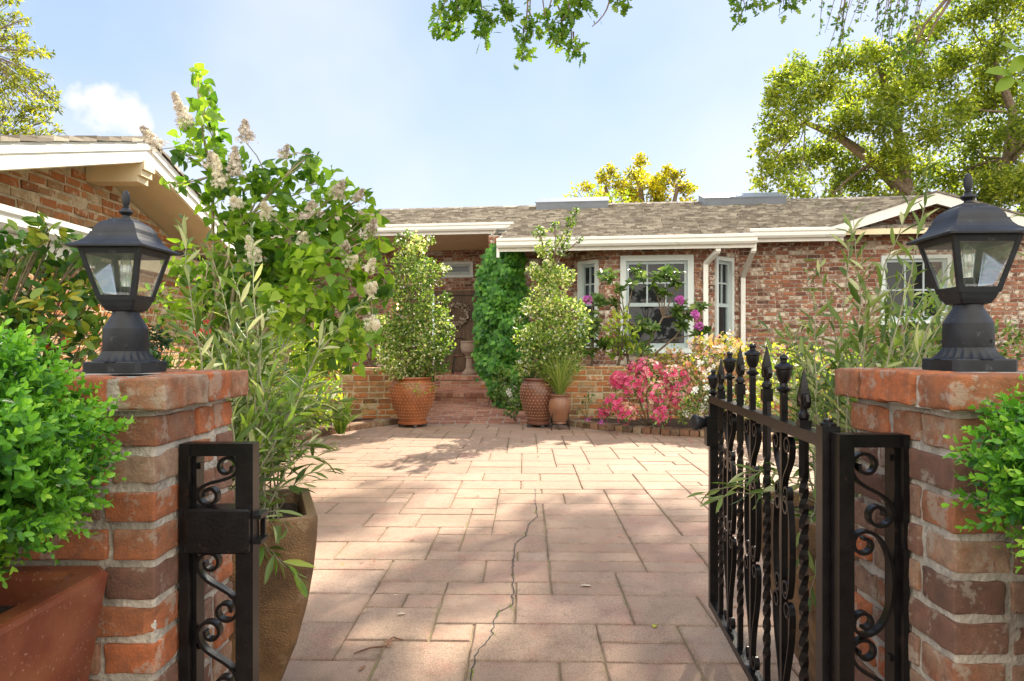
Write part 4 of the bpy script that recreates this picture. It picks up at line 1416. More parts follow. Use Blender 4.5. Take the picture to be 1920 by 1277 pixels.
def lantern(loc, rz, label):
    root = empty('pillar_lantern', loc, rz, label=label, cat='lantern', group='black lanterns on the gate pillars')
    z = lambda y: (962 - y) * UN
    r = lambda x: x * UN * .95
    m = MB()
    m.squares([(r(146), z(962)), (r(150), z(958)), (r(150), z(910)), (r(146), z(905))], cham=.13)
    m.build('base_plate', M['lantern_black'], root)
    m = MB()
    prof = [(r(158), z(906)), (r(150), z(900)), (r(132), z(885)), (r(118), z(868)), (r(112), z(853))]
    m.lathe(prof, seg=192, rfun=lambda rr, zz, a: rr * (1 - .10 * abs(math.cos(a * 12)) * max(0, min(1, (rr - r(111)) / r(25), (r(162) - rr) / r(8)))))
    m.build('fluted_skirt', M['lantern_black'], root)
    m = MB()
    m.lathe([(r(108), z(856)), (r(110), z(850)), (r(108), z(740)), (r(104), z(733)), (r(66), z(668)), (r(64), z(655)), (r(70), z(648))], seg=40)
    for a in (R(-60), R(150), R(30)):
        c = Vector((math.cos(a) * r(109), math.sin(a) * r(109), z(825)))
        m.box(c, (.006, .006, .006), 0, .5, Matrix.Rotation(a, 3, 'Z'))
    m.build('neck', M['lantern_black'], root)
    m = MB()
    m.squares([(r(50), z(656)), (r(72), z(650)), (r(86), z(628)), (r(92), z(612)), (r(97), z(600))], cham=.12)
    m.build('cup', M['lantern_black'], root)
    # cage: four tapered corner bars, bottom and top frames
    m = MB()
    zt, zb, ht, hb = z(348), z(600), r(160), r(97)
    bw = r(24)
    for i in range(4):
        q = Matrix.Rotation(i * math.pi / 2, 3, 'Z')

        def face_bar(p0, p1, w0, w1):     # a flat bar on the -y face, from p0 to p1 (x, z), width along x / z
            pass
        # corner post
        vs = []
        for (h, zz) in ((hb, zb), (ht, zt)):
            vs += [(h, -h, zz), (h - bw, -h, zz), (h - bw, -h + bw * .35, zz), (h - bw * .35, -h + bw, zz), (h, -h + bw, zz)]
        fs = [(0, 1, 6, 5), (1, 2, 7, 6), (2, 3, 8, 7), (3, 4, 9, 8), (4, 0, 5, 9)]
        m.add([q @ Vector(v) for v in vs], fs)
        for (za, zc) in ((zb, zb + r(26)), (zt - r(30), zt)):
            fa_ = lambda zz: hb + (ht - hb) * (zz - zb) / (zt - zb)
            h0, h1 = fa_(za), fa_(zc)
            e = .0004
            vs = [(-h0 + bw, -h0 + e, za), (h0 - bw, -h0 + e, za), (h1 - bw, -h1 + e, zc), (-h1 + bw, -h1 + e, zc),
                  (-h0 + bw, -h0 + bw * .35, za), (h0 - bw, -h0 + bw * .35, za), (h1 - bw, -h1 + bw * .35, zc), (-h1 + bw, -h1 + bw * .35, zc)]
            m.add([q @ Vector(v) for v in vs], [(0, 1, 2, 3), (7, 6, 5, 4), (0, 4, 5, 1), (3, 2, 6, 7)])
    m.build('cage', M['lantern_black'], root)
    for i in range(4):
        q = Matrix.Rotation(i * math.pi / 2, 3, 'Z')
        g = MB()
        e = bw * .25
        h0, h1 = hb, ht
        vs = [(-h0 + bw * .9, -h0 + e, zb + .004), (h0 - bw * .9, -h0 + e, zb + .004), (h1 - bw * .9, -h1 + e, zt - .004), (-h1 + bw * .9, -h1 + e, zt - .004)]
        vi = [(x * .8, y + .0025, zz + (.012 if k < 2 else -.012)) for k, (x, y, zz) in enumerate(vs)]
        # bevelled edge of the pane
        g.add([q @ Vector(v) for v in vs + vi], [(4, 5, 6, 7), (0, 1, 5, 4), (1, 2, 6, 5), (2, 3, 7, 6), (3, 0, 4, 7)])
        g.build('glass_pane', M['glass'], root)
    m = MB()
    m.squares([(r(150), z(349)), (r(196), z(347)), (r(197), z(338)), (r(188), z(333)), (r(165), z(322)), (r(143), z(305)), (r(129), z(288)), (r(121), z(270)), (r(120), z(265)), (r(114), z(263)),
               (r(110), z(248)), (r(101), z(230)), (r(88), z(214)), (r(72), z(203)), (r(62), z(199)), (r(60), z(193)), (r(50), z(191)), (r(48), z(186)), (r(20), z(184))])
    m.build('lantern_roof', M['lantern_black'], root)
    m = MB()
    m.lathe([(r(24), z(188)), (r(26), z(180)), (r(19), z(176)), (r(17), z(168)), (r(26), z(162)), (r(35), z(153)), (r(34), z(146)), (r(22), z(138)), (r(15), z(130)), (r(17), z(126)), (r(12), z(122)),
             (r(17), z(108)), (r(20), z(88)), (r(19), z(66)), (r(14), z(50)), (r(7), z(42)), (0.0001, z(39))], seg=20)
    m.build('finial', M['lantern_black'], root)
    m = MB()
    m.lathe([(r(30), z(606)), (r(30), z(530)), (r(24), z(528))], seg=14)
    m.build('bulb_socket', M['lantern_black'], root)
    m = MB()
    m.lathe([(r(22), z(530)), (r(22), z(500)), (r(26), z(470)), (r(30), z(430)), (r(24), z(395)), (r(8), z(372)), (.0001, z(368))], seg=16)
    m.build('bulb', M['glass_bulb'], root)
    return root


M['glass_bulb'] = mat_glass('glass_bulb', (0.85, 0.9, 0.88), 0.25)
lantern((-0.848, 1.500, 0.992), R(0), 'black post lantern with clear panes on the left brick pillar')
lantern((0.925, 1.385, 1.000), R(-3), 'black post lantern with clear panes on the right brick pillar')


# ------------------------------------------------------------------ iron gate and side panels
def sqbar(mb, a, b, w, tw=0.0, z0=None, z1=None, n=1):
    """upright square bar at (x, y) from a to b; twisted tw turns between z0 and z1"""
    zs = [a.z] + ([z0 + (z1 - z0) * k / 48 for k in range(49)] if tw else []) + [b.z]
    vs, fs = [], []
    for zz in zs:
        t = 0 if not tw else max(0, min(1, (zz - z0) / (z1 - z0))) * tw * 2 * math.pi
        for k in range(4):
            an = t + math.pi / 4 + k * math.pi / 2
            vs.append((a.x + math.cos(an) * w * .7071, a.y + math.sin(an) * w * .7071, zz))
    for i in range(len(zs) - 1):
        for k in range(4):
            k2 = (k + 1) % 4
            fs.append((i * 4 + k, i * 4 + k2, i * 4 + 4 + k2, i * 4 + 4 + k))
    fs.append((3, 2, 1, 0)); fs.append(tuple((len(zs) - 1) * 4 + k for k in range(4)))
    mb.add(vs, fs)


def fleur(mb, x, z):
    mb.box((x, 0, z + .02), (.026, .026, .034))
    mb.lathe([(.009, z + .037), (.013, z + .042), (.013, z + .05), (.008, z + .058), (.008, z + .075)], (x, 0, 0), 10)
    # spear blade
    mb.squares([(.004, z + .066), (.0105, z + .085), (.0105, z + .10), (.006, z + .125), (.0006, z + .155)], (x, 0, 0))
    for sg in (-1, 1):
        pts = [(x + sg * .002, 0, z + .062), (x + sg * .008, 0, z + .080), (x + sg * .016, 0, z + .093), (x + sg * .025, 0, z + .092), (x + sg * .029, 0, z + .081), (x + sg * .024, 0, z + .072), (x + sg * .019, 0, z + .077)]
        mb.tube(pts, [.006, .007, .0075, .0075, .0075, .0075, .007], 8)
    mb.box((x, 0, z + .077), (.02, .017, .012))


def urn_fin(mb, x, z):
    mb.lathe([(.009, z), (.009, z + .006), (.017, z + .012), (.018, z + .017), (.010, z + .022), (.009, z + .03), (.014, z + .037), (.018, z + .050), (.0185, z + .064), (.0225, z + .067), (.0225, z + .072),
              (.016, z + .078), (.008, z + .083), (.008, z + .088), (.011, z + .093), (.008, z + .099), (.0001, z + .103)], (x, 0, 0), 16)


def scrolls(mb, x, z0, z1, sg, wid, kind='C', rho=.024, thick=.005, bw=.015):
    """a scroll beside the bar at x, on side sg; a C bellies away from the bar"""
    pts = [(x + sg * (wid / 2 - q[0]), 0, (z0 + z1) / 2 + q[1]) for q in scroll_path(kind, wid, z1 - z0, rho)]
    mb.band(pts, (0, 1, 0), bw, thick)


gate = empty('iron_gate', (0.655, 1.40, 0), math.atan2(1.16, 0.097), label='open black wrought iron gate with twisted bars, scrolls and finials', cat='gate')
m = MB()
m.box((.018, 0, .475), (.036, .036, .82)); m.lathe([(.016, .885), (.016, .89), (.010, .893), (.010, .898), (.0001, .902)], (.018, 0, 0), 14)
m.box((1.150, 0, .47), (.030, .030, .79))
m.box((.585, 0, .852), (1.10, .030, .026)); m.box((.585, 0, .090), (1.10, .030, .026))
m.build('gate_frame', M['black_iron'], gate)
xs_ = [.165, .312, .459, .604, .748, .890, 1.022]
tops = [0.999, 1.030, 1.052, 1.060, 1.050, 1.034, 1.010]
for i, (x, tp) in enumerate(zip(xs_, tops)):
    m = MB()
    tw = i % 2 == 0
    fh = .155 if tw else .103
    sqbar(m, Vector((x, 0, .095)), Vector((x, 0, tp - fh + .004)), .0155, 3.6 if tw else 0, .20, .76)
    (fleur if tw else urn_fin)(m, x, tp - fh)
    m.build('picket', M['black_iron'], gate)
m = MB(); urn_fin(m, 1.150, .862); m.build('finial', M['black_iron'], gate)
for x in (xs_[1], xs_[3], xs_[5]):
    for sg in (-1, 1):
        for (z0, z1, kd) in [(.665, .830, 'S'), (.430, .680, 'C'), (.115, .425, 'S')]:
            m = MB()
            scrolls(m, x + sg * .009, z0, z1, sg, .058, kd)
            m.build('scroll', M['black_iron'], gate)
m = MB()
m.box((1.150, .006, .735), (.05, .045, .11))
m.build('lock_plate', M['black_iron'], gate)
m = MB()
m.lathe([(.014, 0), (.018, .004), (.030, .040), (.030, .046), (.024, .052), (.0001, .054)], seg=18)
kb = m.build('gate_knob', M['lantern_black'], gate)
kb.location = (1.165, .025, .765); kb.rotation_euler = (R(-90), 0, R(20))
m = MB()
m.lathe([(.013, 0), (.013, .052), (.0001, .056)], (-.006, -.026, .70), 12, 1)
m.lathe([(.013, .0), (.014, .048), (.010, .056), (.0001, .058)], (-.006, -.026, .762), 12, 0)
m.box((.004, -.016, .755), (.03, .012, .11))
m.build('hinge', [M['black_iron'], M['rust']], gate)


def side_panel(name, loc, wid, htop, sg, label, lock):
    """sg: direction from the pillar to the opening"""
    root = empty(name, loc, 0, label=label, cat='iron panel', group='iron panels fixed to the pillars')
    m = MB()
    pw, st_ = (.036, .020) if lock else (.030, .012)
    m.box((sg * (wid - pw / 2), 0, (htop + .04) / 2), (pw, .036, htop - .04))
    m.build('post', M['black_iron'], root)
    m = MB()
    m.box((sg * st_ / 2, -.004, (htop + .04) / 2), (st_, .040, htop - .04))
    m.box((sg * (st_ + .004), .012, (htop + .02) / 2 - .01), (.008, .036, htop - .06))
    for zz in (htop - .05, htop - .16, .42, .2):
        m.lathe([(.006, 0), (.006, .004), (.0001, .006)], (0, 0, 0), 6)
        m.box((sg * (st_ + .009), .008, zz), (.008, .012, .012))
    m.build('wall_strap', M['black_iron'], root)
    m = MB()
    m.box((sg * (wid - pw + st_) / 2, 0, htop - .013), (wid - pw - st_, .034, .026))
    m.build('cross_bar', M['black_iron'], root)
    m = MB()
    m.box((sg * (wid - pw + st_) / 2, 0, .05), (wid - pw - st_, .034, .022))
    m.build('cross_bar', M['black_iron'], root)
    x0, x1 = st_ + .010, wid - pw
    w = x1 - x0
    if lock:
        m = MB()
        m.bevbox((sg * (wid / 2 + .006), -.006, htop - .178), (wid - .018, .060, .092), .004)
        lb = m.build('lock_box', M['black_iron'], root)
        m = MB()
        m.box((sg * (wid + .008), .004, htop - .152), (.018, .046, .008)); m.box((sg * (wid + .008), .004, htop - .204), (.018, .046, .008)); m.box((sg * (wid + .004), .030, htop - .178), (.010, .008, .06))
        m.build('strike', M['black_iron'], lb)
        segs = [(htop - .132, htop - .028, 'S', -1, .023), (htop - .375, htop - .226, 'S', 1, .025), (htop - .53, htop - .37, 'S', 1, .026), (htop - .70, htop - .52, 'C', 1, .024), (.07, htop - .69, 'C', 1, .02)]
    else:
        segs = [(htop - .190, htop - .036, 'S', 1, .028), (htop - .405, htop - .196, 'C', -1, .026), (htop - .565, htop - .410, 'S', 1, .027), (htop - .72, htop - .57, 'S', -1, .026), (.07, htop - .725, 'C', -1, .020)]
    for k, (z0, z1, kd, mir, rho) in enumerate(segs):
        m = MB()
        pts = [(sg * (x0 + w / 2) + mir * q[0], 0, (z0 + z1) / 2 + q[1]) for q in scroll_path(kd, w * .99, z1 - z0, rho)]
        m.band(pts, (0, 1, 0), .018, .0065)
        m.build('scroll', M['black_iron'], root)
    return root


side_panel('iron_side_panel', (-0.686, 1.43, 0), .150, .848, 1, 'narrow black iron panel with lock box beside the left pillar', True)
side_panel('iron_side_panel', (0.787, 1.375, 0), .136, .874, -1, 'narrow black iron scroll panel between the gate hinge and right pillar', False)


# ------------------------------------------------------------------ planters and pots
def square_planter(loc, rz, prof, mat, label, soil_h, soil_z, cham=.10, name='square_planter', group=None):
    root = empty(name, loc, rz, label=label, cat='planter', group=group)
    m = MB(); m.squares(prof, cham=cham); m.build('planter_body', mat, root)
    m = MB(); m.squares([(soil_h, soil_z - .02), (soil_h, soil_z)], cham=cham)
    sl = Leaves()
    m.build('planter_soil', M['soil'], root)
    return root


GL = [(.15, 0), (.16, .02), (.234, .615), (.237, .632), (.234, .640), (.228, .643), (.198, .643), (.193, .639), (.190, .63), (.185, .50)]
square_planter((-0.975, 1.035, 0), 0, GL, M['glazed'], 'glazed red-brown square planter at the lower left corner, below a boxwood', .189, .585)
square_planter((1.080, 0.905, 0), 0, GL, M['glazed'], 'glazed red-brown square planter at the right edge, mostly under a boxwood', .189, .585)
TP = [(.062, 0), (.078, .02), (.122, .12), (.160, .24), (.187, .36), (.203, .47), (.211, .56), (.213, .612), (.212, .624), (.186, .624), (.184, .612), (.175, .50)]
TP = [(a, b * .935) for a, b in TP]
square_planter((-0.800, 1.985, 0), R(20), TP, M['bronze_planter'], 'tall bronze tapered planter behind the left gate pillar', .172, .545, name='tapered_planter')
square_planter((0.985, 1.985, 0), 0, TP, M['bronze_planter'], 'tall tapered planter behind the open gate and right pillar', .172, .545, name='tapered_planter')


def studded_pot(loc, prof, mat, label, rows, percirc, stud=.011, stand='feet', name='studded_pot'):
    root = empty(name, loc, label=label, cat='plant pot')
    st = MB(); st.lathe(prof, seg=40)
    pr = [(r_, z_) for r_, z_ in prof]
    z0, z1 = rows
    nrow = 12

    def rad(zz):
        for (r0, a), (r1, b) in zip(pr[:-1], pr[1:]):
            if a <= zz <= b and b > a:
                return r0 + (r1 - r0) * (zz - a) / (b - a)
        return pr[0][0]
    for k in range(nrow):
        zz = z0 + (z1 - z0) * k / (nrow - 1)
        rr = rad(zz)
        for i in range(percirc):
            a = 2 * math.pi * (i + .5 * (k % 2)) / percirc
            c = Vector((rr * math.cos(a), rr * math.sin(a), zz))
            nrm = Vector((math.cos(a), math.sin(a), 0)); t = Vector((-math.sin(a), math.cos(a), 0))
            q = [c - nrm * .003 + t * stud * math.cos(b_) + UP * stud * math.sin(b_) for b_ in (R(0), R(60), R(120), R(180), R(240), R(300))]
            st.add(q + [c + nrm * stud * .75], [(j, (j + 1) % 6, 6) for j in range(6)], 1, .5, True)
    st.build('pot_body', [mat, M['stud']], root)
    m = MB(); rr = max(.03, prof[-1][0]); zt = prof[-1][1]
    m.lathe([(rr + .01, zt - .01), (rr + .01, zt + .004)], seg=24)
    m.build('pot_soil', M['soil'], root)
    if stand == 'feet':
        for k in range(4):
            a = R(20 + 90 * k)
            m = MB(); m.bevbox((math.cos(a) * prof[0][0] * .86, math.sin(a) * prof[0][0] * .86, -.018), (.07, .045, .036), .006, 0, .5, Matrix.Rotation(a, 3, 'Z'))
            m.build('pot_foot', M['flashing'], root)
    return root


LP = [(.175, 0), (.190, .010), (.192, .034), (.172, .045), (.205, .12), (.252, .22), (.284, .32), (.298, .41), (.291, .48), (.266, .54), (.236, .572), (.226, .580), (.244, .588), (.250, .602), (.244, .614), (.222, .614), (.212, .585)]
studded_pot((-1.30, 8.92, .036), LP, M['terracotta'], 'large round terracotta pot with raised studs on the left of the path', (.09, .535), 36)
RP = [(r_ * .82, z_ * .98) for r_, z_ in LP]
studded_pot((0.345, 8.88, .036), RP, M['pot_dark'], 'large dark brown studded pot on the right of the path', (.09, .52), 30)
SP = [(.075, .07), (.085, .08), (.080, .095), (.105, .15), (.135, .24), (.141, .30), (.130, .36), (.112, .395), (.108, .41), (.122, .42), (.126, .435), (.118, .445), (.105, .445), (.10, .43)]
sp = studded_pot((0.605, 8.62, 0), SP, M['pot_brown'], 'small brown studded pot on a black metal stand', (.12, .375), 26, .008, stand=None)
m = MB()
m.tube([(.095 * math.cos(t), .095 * math.sin(t), .066) for t in np.linspace(0, 2 * math.pi, 21)], .006, 6)
for k in range(4):
    a = R(45 + 90 * k)
    m.tube([(.16 * math.cos(a), .16 * math.sin(a), 0), (.145 * math.cos(a), .145 * math.sin(a), .08), (.15 * math.cos(a), .15 * math.sin(a), .22)], .006, 6)
    m.tube([(.145 * math.cos(a), .145 * math.sin(a), .066), (.09 * math.cos(a), .09 * math.sin(a), .066)], .005, 6)
pst = m.build('plant_stand', M['black_iron'], label='black four-legged metal stand holding the small studded pot', cat='plant stand')
pst.location = (0.605, 8.62, 0)

# fallen leaves on the paving
def fallen(px, py, size, mat, t, ang, label, cat='fallen leaf', z=.004):
    p = ground_at(px, py)
    L = Leaves()
    L.add([(0, 0, 0)], (math.cos(ang), math.sin(ang), .03), (0.06, .04, 1), size, .5)
    o = L.build('fallen_leaf', t, mat, label=label, cat=cat)
    o.location = (p.x, p.y, z + size * .10)
    s_ = o.modifiers.new('Solidify', 'SOLIDIFY'); s_.thickness = .0012
    return o


fallen(1088, 1101, .050, G['dry_leaf'], 'oak', R(5), 'pale dry oak leaf on the paving, largest, right of the crack')
fallen(745, 1155, .034, G['dry_leaf'], 'oak', R(25), 'pale dry leaf on the paving left of the crack')
fallen(1226, 1180, .036, G['yellow_leaf'], 'oval', R(70), 'single yellow leaf on the paving')
fallen(738, 1118, .016, G['dry_leaf'], 'oval', R(10), 'tiny pale leaf scrap above the dry leaf left of the crack')
fallen(1122, 1036, .020, G['dry_brown'], 'lance', R(10), 'thin brown leaf lying on the paving at right of centre')
fallen(955, 1000, .020, G['dry_brown'], 'lance', R(0), 'tiny brown leaf just left of the crack')
fallen(674, 1262, .050, G['dry_brown'], 'lance', R(80), 'short brown needle sprig nearest the bottom of the picture')
p0 = ground_at(724, 1215)
m = MB()
m.tube([(-.10, -.055, .006), (-.05, -.02, .01), (0, .0, .006), (.008, .04, .014), (.012, .075, .006), (.05, .055, .004)], [.0025, .003, .003, .003, .003, .002], 6)
tw_ = m.build('twig', M['rust'], label='small bent reddish twig with a dry needle spray on the paving', cat='twig')
tw_.location = p0
L = Leaves()
for k in range(12):
    L.add([(.004, -.01 + .005 * k, .01)], (random.choice((-1, 1)) * .8, .5, .2), (0, 0, 1), .022, random.random())
L.build('needles', 'lance', G['dry_brown'], tw_)
#---PART4---
# ------------------------------------------------------------------ plants
def arr(v): return np.array(tuple(v), float)


def bez(a, b, c, n):
    t = np.linspace(0, 1, n)[:, None]
    return (1 - t) ** 2 * a + 2 * t * (1 - t) * b + t * t * c


def sprout_shrub(name, label, cat, base, c, rad, n, leaf, length, mat, tm='oval', lo=.72, hi=1.06, up=.35, core=None, group=None, stems=5, stem_mat='bark', zmin=None, keep=None):
    """a clipped shrub: many short leafy shoots over an ellipsoid"""
    root = empty(name, base, label=label, cat=cat, group=group)
    base = arr(base); c = arr(c) - base; rad = np.array(rad, float)
    d = rdir(n)
    bumps = np.array([mnoise.noise(Vector(q * 2.6) + Vector(c)) for q in d])
    rr = RNG.uniform(lo, hi, n) + bumps * .14
    P0 = c + d * rad * rr[:, None]
    if keep is not None:
        k_ = keep(P0 + base); P0, d = P0[k_], d[k_]
        n = len(P0)
    ax = unit(d + np.array([0, 0, up]) + RNG.normal(0, .28, (n, 3)))
    L = Leaves()
    side = unit(np.cross(ax, rdir(n)))
    other = np.cross(ax, side)
    npair = max(2, int(length / (leaf * .42)))
    ln_ = length * RNG.uniform(.6, 1.3, n)
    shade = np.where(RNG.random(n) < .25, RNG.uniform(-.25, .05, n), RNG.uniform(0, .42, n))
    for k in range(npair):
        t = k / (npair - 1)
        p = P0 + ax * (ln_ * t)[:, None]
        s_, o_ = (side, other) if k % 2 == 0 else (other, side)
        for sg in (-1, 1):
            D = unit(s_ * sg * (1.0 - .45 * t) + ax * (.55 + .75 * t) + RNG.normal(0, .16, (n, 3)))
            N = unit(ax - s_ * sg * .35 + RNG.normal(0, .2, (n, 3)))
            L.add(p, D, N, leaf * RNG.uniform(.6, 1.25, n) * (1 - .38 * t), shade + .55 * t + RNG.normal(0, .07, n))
    L.build('foliage', tm, mat, root)
    if core:
        q = Leaves(); m_ = core
        dd = rdir(m_); rr = RNG.uniform(.25, .78, m_)
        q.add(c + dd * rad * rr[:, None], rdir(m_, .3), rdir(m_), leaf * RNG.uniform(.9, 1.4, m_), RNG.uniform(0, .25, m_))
        q.build('inner_foliage', tm, mat, root)
    if stems:
        mb = MB()
        for k in range(stems):
            e = c + arr(rdir(1)[0]) * rad * .55
            mid = (e * .45); mid[2] = e[2] * .5
            s0 = np.array([random.uniform(-.03, .03), random.uniform(-.03, .03), 0])
            mb.tube([Vector(x) for x in bez(s0, mid, e, 6)], [.012, .011, .010, .008, .006, .004], 6)
        mb.build('stem', M[stem_mat], root)
    return root


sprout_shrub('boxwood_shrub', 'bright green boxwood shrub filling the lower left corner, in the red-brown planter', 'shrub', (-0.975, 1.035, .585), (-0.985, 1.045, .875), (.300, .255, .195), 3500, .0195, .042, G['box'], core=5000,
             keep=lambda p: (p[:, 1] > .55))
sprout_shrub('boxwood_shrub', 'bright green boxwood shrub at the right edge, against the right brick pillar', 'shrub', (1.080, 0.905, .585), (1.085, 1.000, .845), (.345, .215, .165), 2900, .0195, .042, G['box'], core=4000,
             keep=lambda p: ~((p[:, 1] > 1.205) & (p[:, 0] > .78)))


def shoots(root, base, tips, leaf, lrange, stemmat, leafmat, tm='lance', gap=.022, r0=.0032, arch=.25, spread=.05, fresh=None, start=.25, seed=1):
    """long shoots from near a base point to given tips, alternate leaves along them"""
    rg = np.random.default_rng(seed)
    mb, L, Fr = MB(), Leaves(), Leaves()
    base = arr(base); org = arr(root.location)
    for tip in tips:
        tip = arr(tip)
        a = base + np.array([rg.normal(0, spread), rg.normal(0, spread), 0])
        mid = (a + tip) / 2 + np.array([rg.normal(0, .05), rg.normal(0, .05), abs(tip - a).sum() * arch * rg.uniform(.4, 1.0)])
        n = 14
        c = bez(a, mid, tip, n) + rg.normal(0, .004, (n, 3))
        c[0] = a
        mb.tube([Vector(x - org) for x in c], [r0 * (1 - .75 * i / (n - 1)) for i in range(n)], 5)
        seg = np.linalg.norm(np.diff(c, axis=0), axis=1); cum = np.concatenate([[0], np.cumsum(seg)])
        tot = cum[-1]
        s = tot * (start + rg.uniform(-.08, .12))
        sidev = unit(np.cross(tip - a, rg.normal(size=3)))
        fr = fresh is not None and rg.random() < fresh[1]
        i = 0
        while s < tot:
            p = np.array([np.interp(s, cum, c[:, q]) for q in range(3)])
            j = min(n - 2, int(np.searchsorted(cum, s)) - 1)
            t = unit(c[j + 1] - c[j])
            ang = i * 2.4 + rg.normal(0, .3)
            o_ = unit(np.cross(t, sidev))
            d = sidev * math.cos(ang) + o_ * math.sin(ang)
            endf = s / tot
            D = unit(d * (1.05 - .5 * endf) + t * (.55 + .6 * endf) + rg.normal(0, .12, 3) + np.array([0, 0, -.08]))
            sz = rg.uniform(*lrange) * leaf * (1 - .35 * max(0, endf - .8) / .2)
            (Fr if fr else L).add(p - org, D, unit(np.array([0, 0, 1.0]) + rg.normal(0, .6, 3)), sz, rg.random() ** 1.0)
            s += gap * rg.uniform(.6, 1.5); i += 1
    mb.build('stem', stemmat, root)
    if L.P: L.build('foliage', tm, leafmat, root)
    if Fr.P: Fr.build('young_foliage', tm, fresh[0], root)


rgt = np.random.default_rng(3)
tips = []
for k in range(30):
    Y = rgt.uniform(1.95, 2.9)
    tips.append(at(min(640, max(320, rgt.normal(490, 85))), rgt.uniform(560, 850), Y))
for k in range(24):
    tips.append(at(rgt.uniform(470, 640), rgt.uniform(690, 860), rgt.uniform(2.0, 2.7)))
for q in [(622, 862, 2.15), (628, 878, 2.1), (640, 770, 2.5), (652, 780, 2.6), (655, 748, 2.6), (338, 412, 2.1), (352, 520, 2.1), (385, 455, 2.3), (425, 470, 2.3), (470, 420, 2.6), (560, 1088, 1.78), (575, 1100, 1.76), (520, 985, 1.8), (540, 1000, 1.8), (600, 905, 2.0), (700, 560, 2.9)]:
    tips.append(at(*q))
ol = empty('olive_shrub', (-0.80, 1.985, .545), label='silvery narrow-leaved olive shrub in the bronze planter behind the left pillar', cat='shrub')
shoots(ol, (-0.80, 1.985, .545), tips, .078, (.6, 1.15), M['olive_stem'], G['olive'], gap=.021, fresh=(G['olive_fresh'], .32), seed=5)
tips = []
for k in range(40):
    Y = rgt.uniform(1.95, 3.0)
    tips.append(at(rgt.uniform(1400, 1950), rgt.uniform(590, 760), Y))
for k in range(9):
    tips.append(at(rgt.uniform(1480, 1900), rgt.uniform(470, 620), rgt.uniform(2.0, 2.9)))
for k in range(16):
    tips.append(at(rgt.uniform(1400, 1620), rgt.uniform(690, 830), rgt.uniform(2.0, 2.8)))
for q in [(1752, 285, 2.1), (1742, 330, 2.15), (1610, 380, 2.2), (1595, 420, 2.3), (1522, 478, 2.4), (1512, 500, 2.4), (1460, 600, 2.5), (1425, 640, 2.5), (1900, 400, 2.0), (1895, 470, 2.1), (1320, 925, 1.95), (1335, 940, 1.9), (1380, 880, 1.9), (1400, 890, 1.85),
          (1430, 930, 1.8), (1500, 1080, 1.72), (1520, 1130, 1.71), (1510, 1000, 1.72), (1660, 500, 2.3), (1700, 470, 2.3), (1640, 560, 2.2)]:
    tips.append(at(*q))
ol2 = empty('olive_shrub', (0.985, 1.985, .545), label='silvery narrow-leaved olive shrub behind the open gate and right pillar', cat='shrub')
shoots(ol2, (0.985, 1.985, .545), tips, .080, (.6, 1.2), M['olive_stem'], G['olive'], gap=.027, fresh=(G['olive_fresh'], .22), seed=8, start=.35)


def blob_leaves(L, blobs, base, leaf, dens, shade=(0, 1), shell=.55, up=.3, flat=0.0, sunny=0.0):
    """leaves in fuzzy balls: blobs = (centre, radius)"""
    base = arr(base)
    for (c, r) in blobs:
        n = max(6, int(dens * (r / leaf) ** 2))
        d = rdir(n)
        rr = (RNG.random(n) ** (1 / 2.2)) * (1 - shell) + shell * RNG.uniform(.4, 1.0, n)
        bump_ = np.array([mnoise.noise(Vector(q * 2.2) + Vector(tuple(c)) * 3.7) for q in d])
        P = arr(c) - base + d * (r * rr * (1 + .45 * bump_))[:, None]
        D = unit(d * .6 + rdir(n) + np.array([0, 0, up - flat]))
        N = unit(rdir(n) + np.array([0, 0, .9]) + d * .4)
        sh = RNG.uniform(*shade, n) + RNG.normal(0, .06) + RNG.uniform(-.24, .24)
        L.add(P, D, N, leaf * RNG.uniform(.65, 1.25, n), sh)


def split_blobs(bl, k=6, f=.46, flat=.7, seed=0):
    """break each ball of leaves into twig clusters with gaps between"""
    rg = np.random.default_rng(seed)
    out = []
    for (c, r) in bl:
        for _ in range(k):
            d = unit(rg.normal(size=3)) * r * rg.uniform(.25, .85)
            d[2] *= flat
            out.append((Vector(arr(c) + d), r * f * rg.uniform(.7, 1.25)))
    return out


def branches(mb, base, forks, blobs, r0, seed=0, rtip=.006, rel=(0, 0, 0)):
    """limbs from base through the nearest fork to each blob"""
    rg = random.Random(seed)
    base = Vector(base); rel = Vector(rel)
    for (c, r) in blobs:
        c = Vector(c)
        f = min(forks, key=lambda q: (Vector(q[0]) - c).length) if forks else None
        p0 = Vector(f[0]) if f else base
        rr = f[1] if f else r0
        mid = (p0 + c) / 2 + Vector((rg.uniform(-1, 1), rg.uniform(-1, 1), rg.uniform(.0, 1))) * (c - p0).length * .14
        pts = bez(arr(p0), arr(mid), arr(c), 8)
        mb.tube([Vector(q) - rel for q in pts], [max(rtip, rr * (1 - i / 7.5)) for i in range(8)], 6)
        for k in range(4):
            a = Vector(pts[4 + k % 3]); e = c + Vector(rdir(1)[0]) * r * .8
            m2 = (a + e) / 2 + Vector((0, 0, r * .15))
            q = bez(arr(a), arr(m2), arr(e), 5)
            mb.tube([Vector(x) - rel for x in q], [max(rtip * .6, rr * .35 * (1 - i / 4.5)) for i in range(5)], 5)


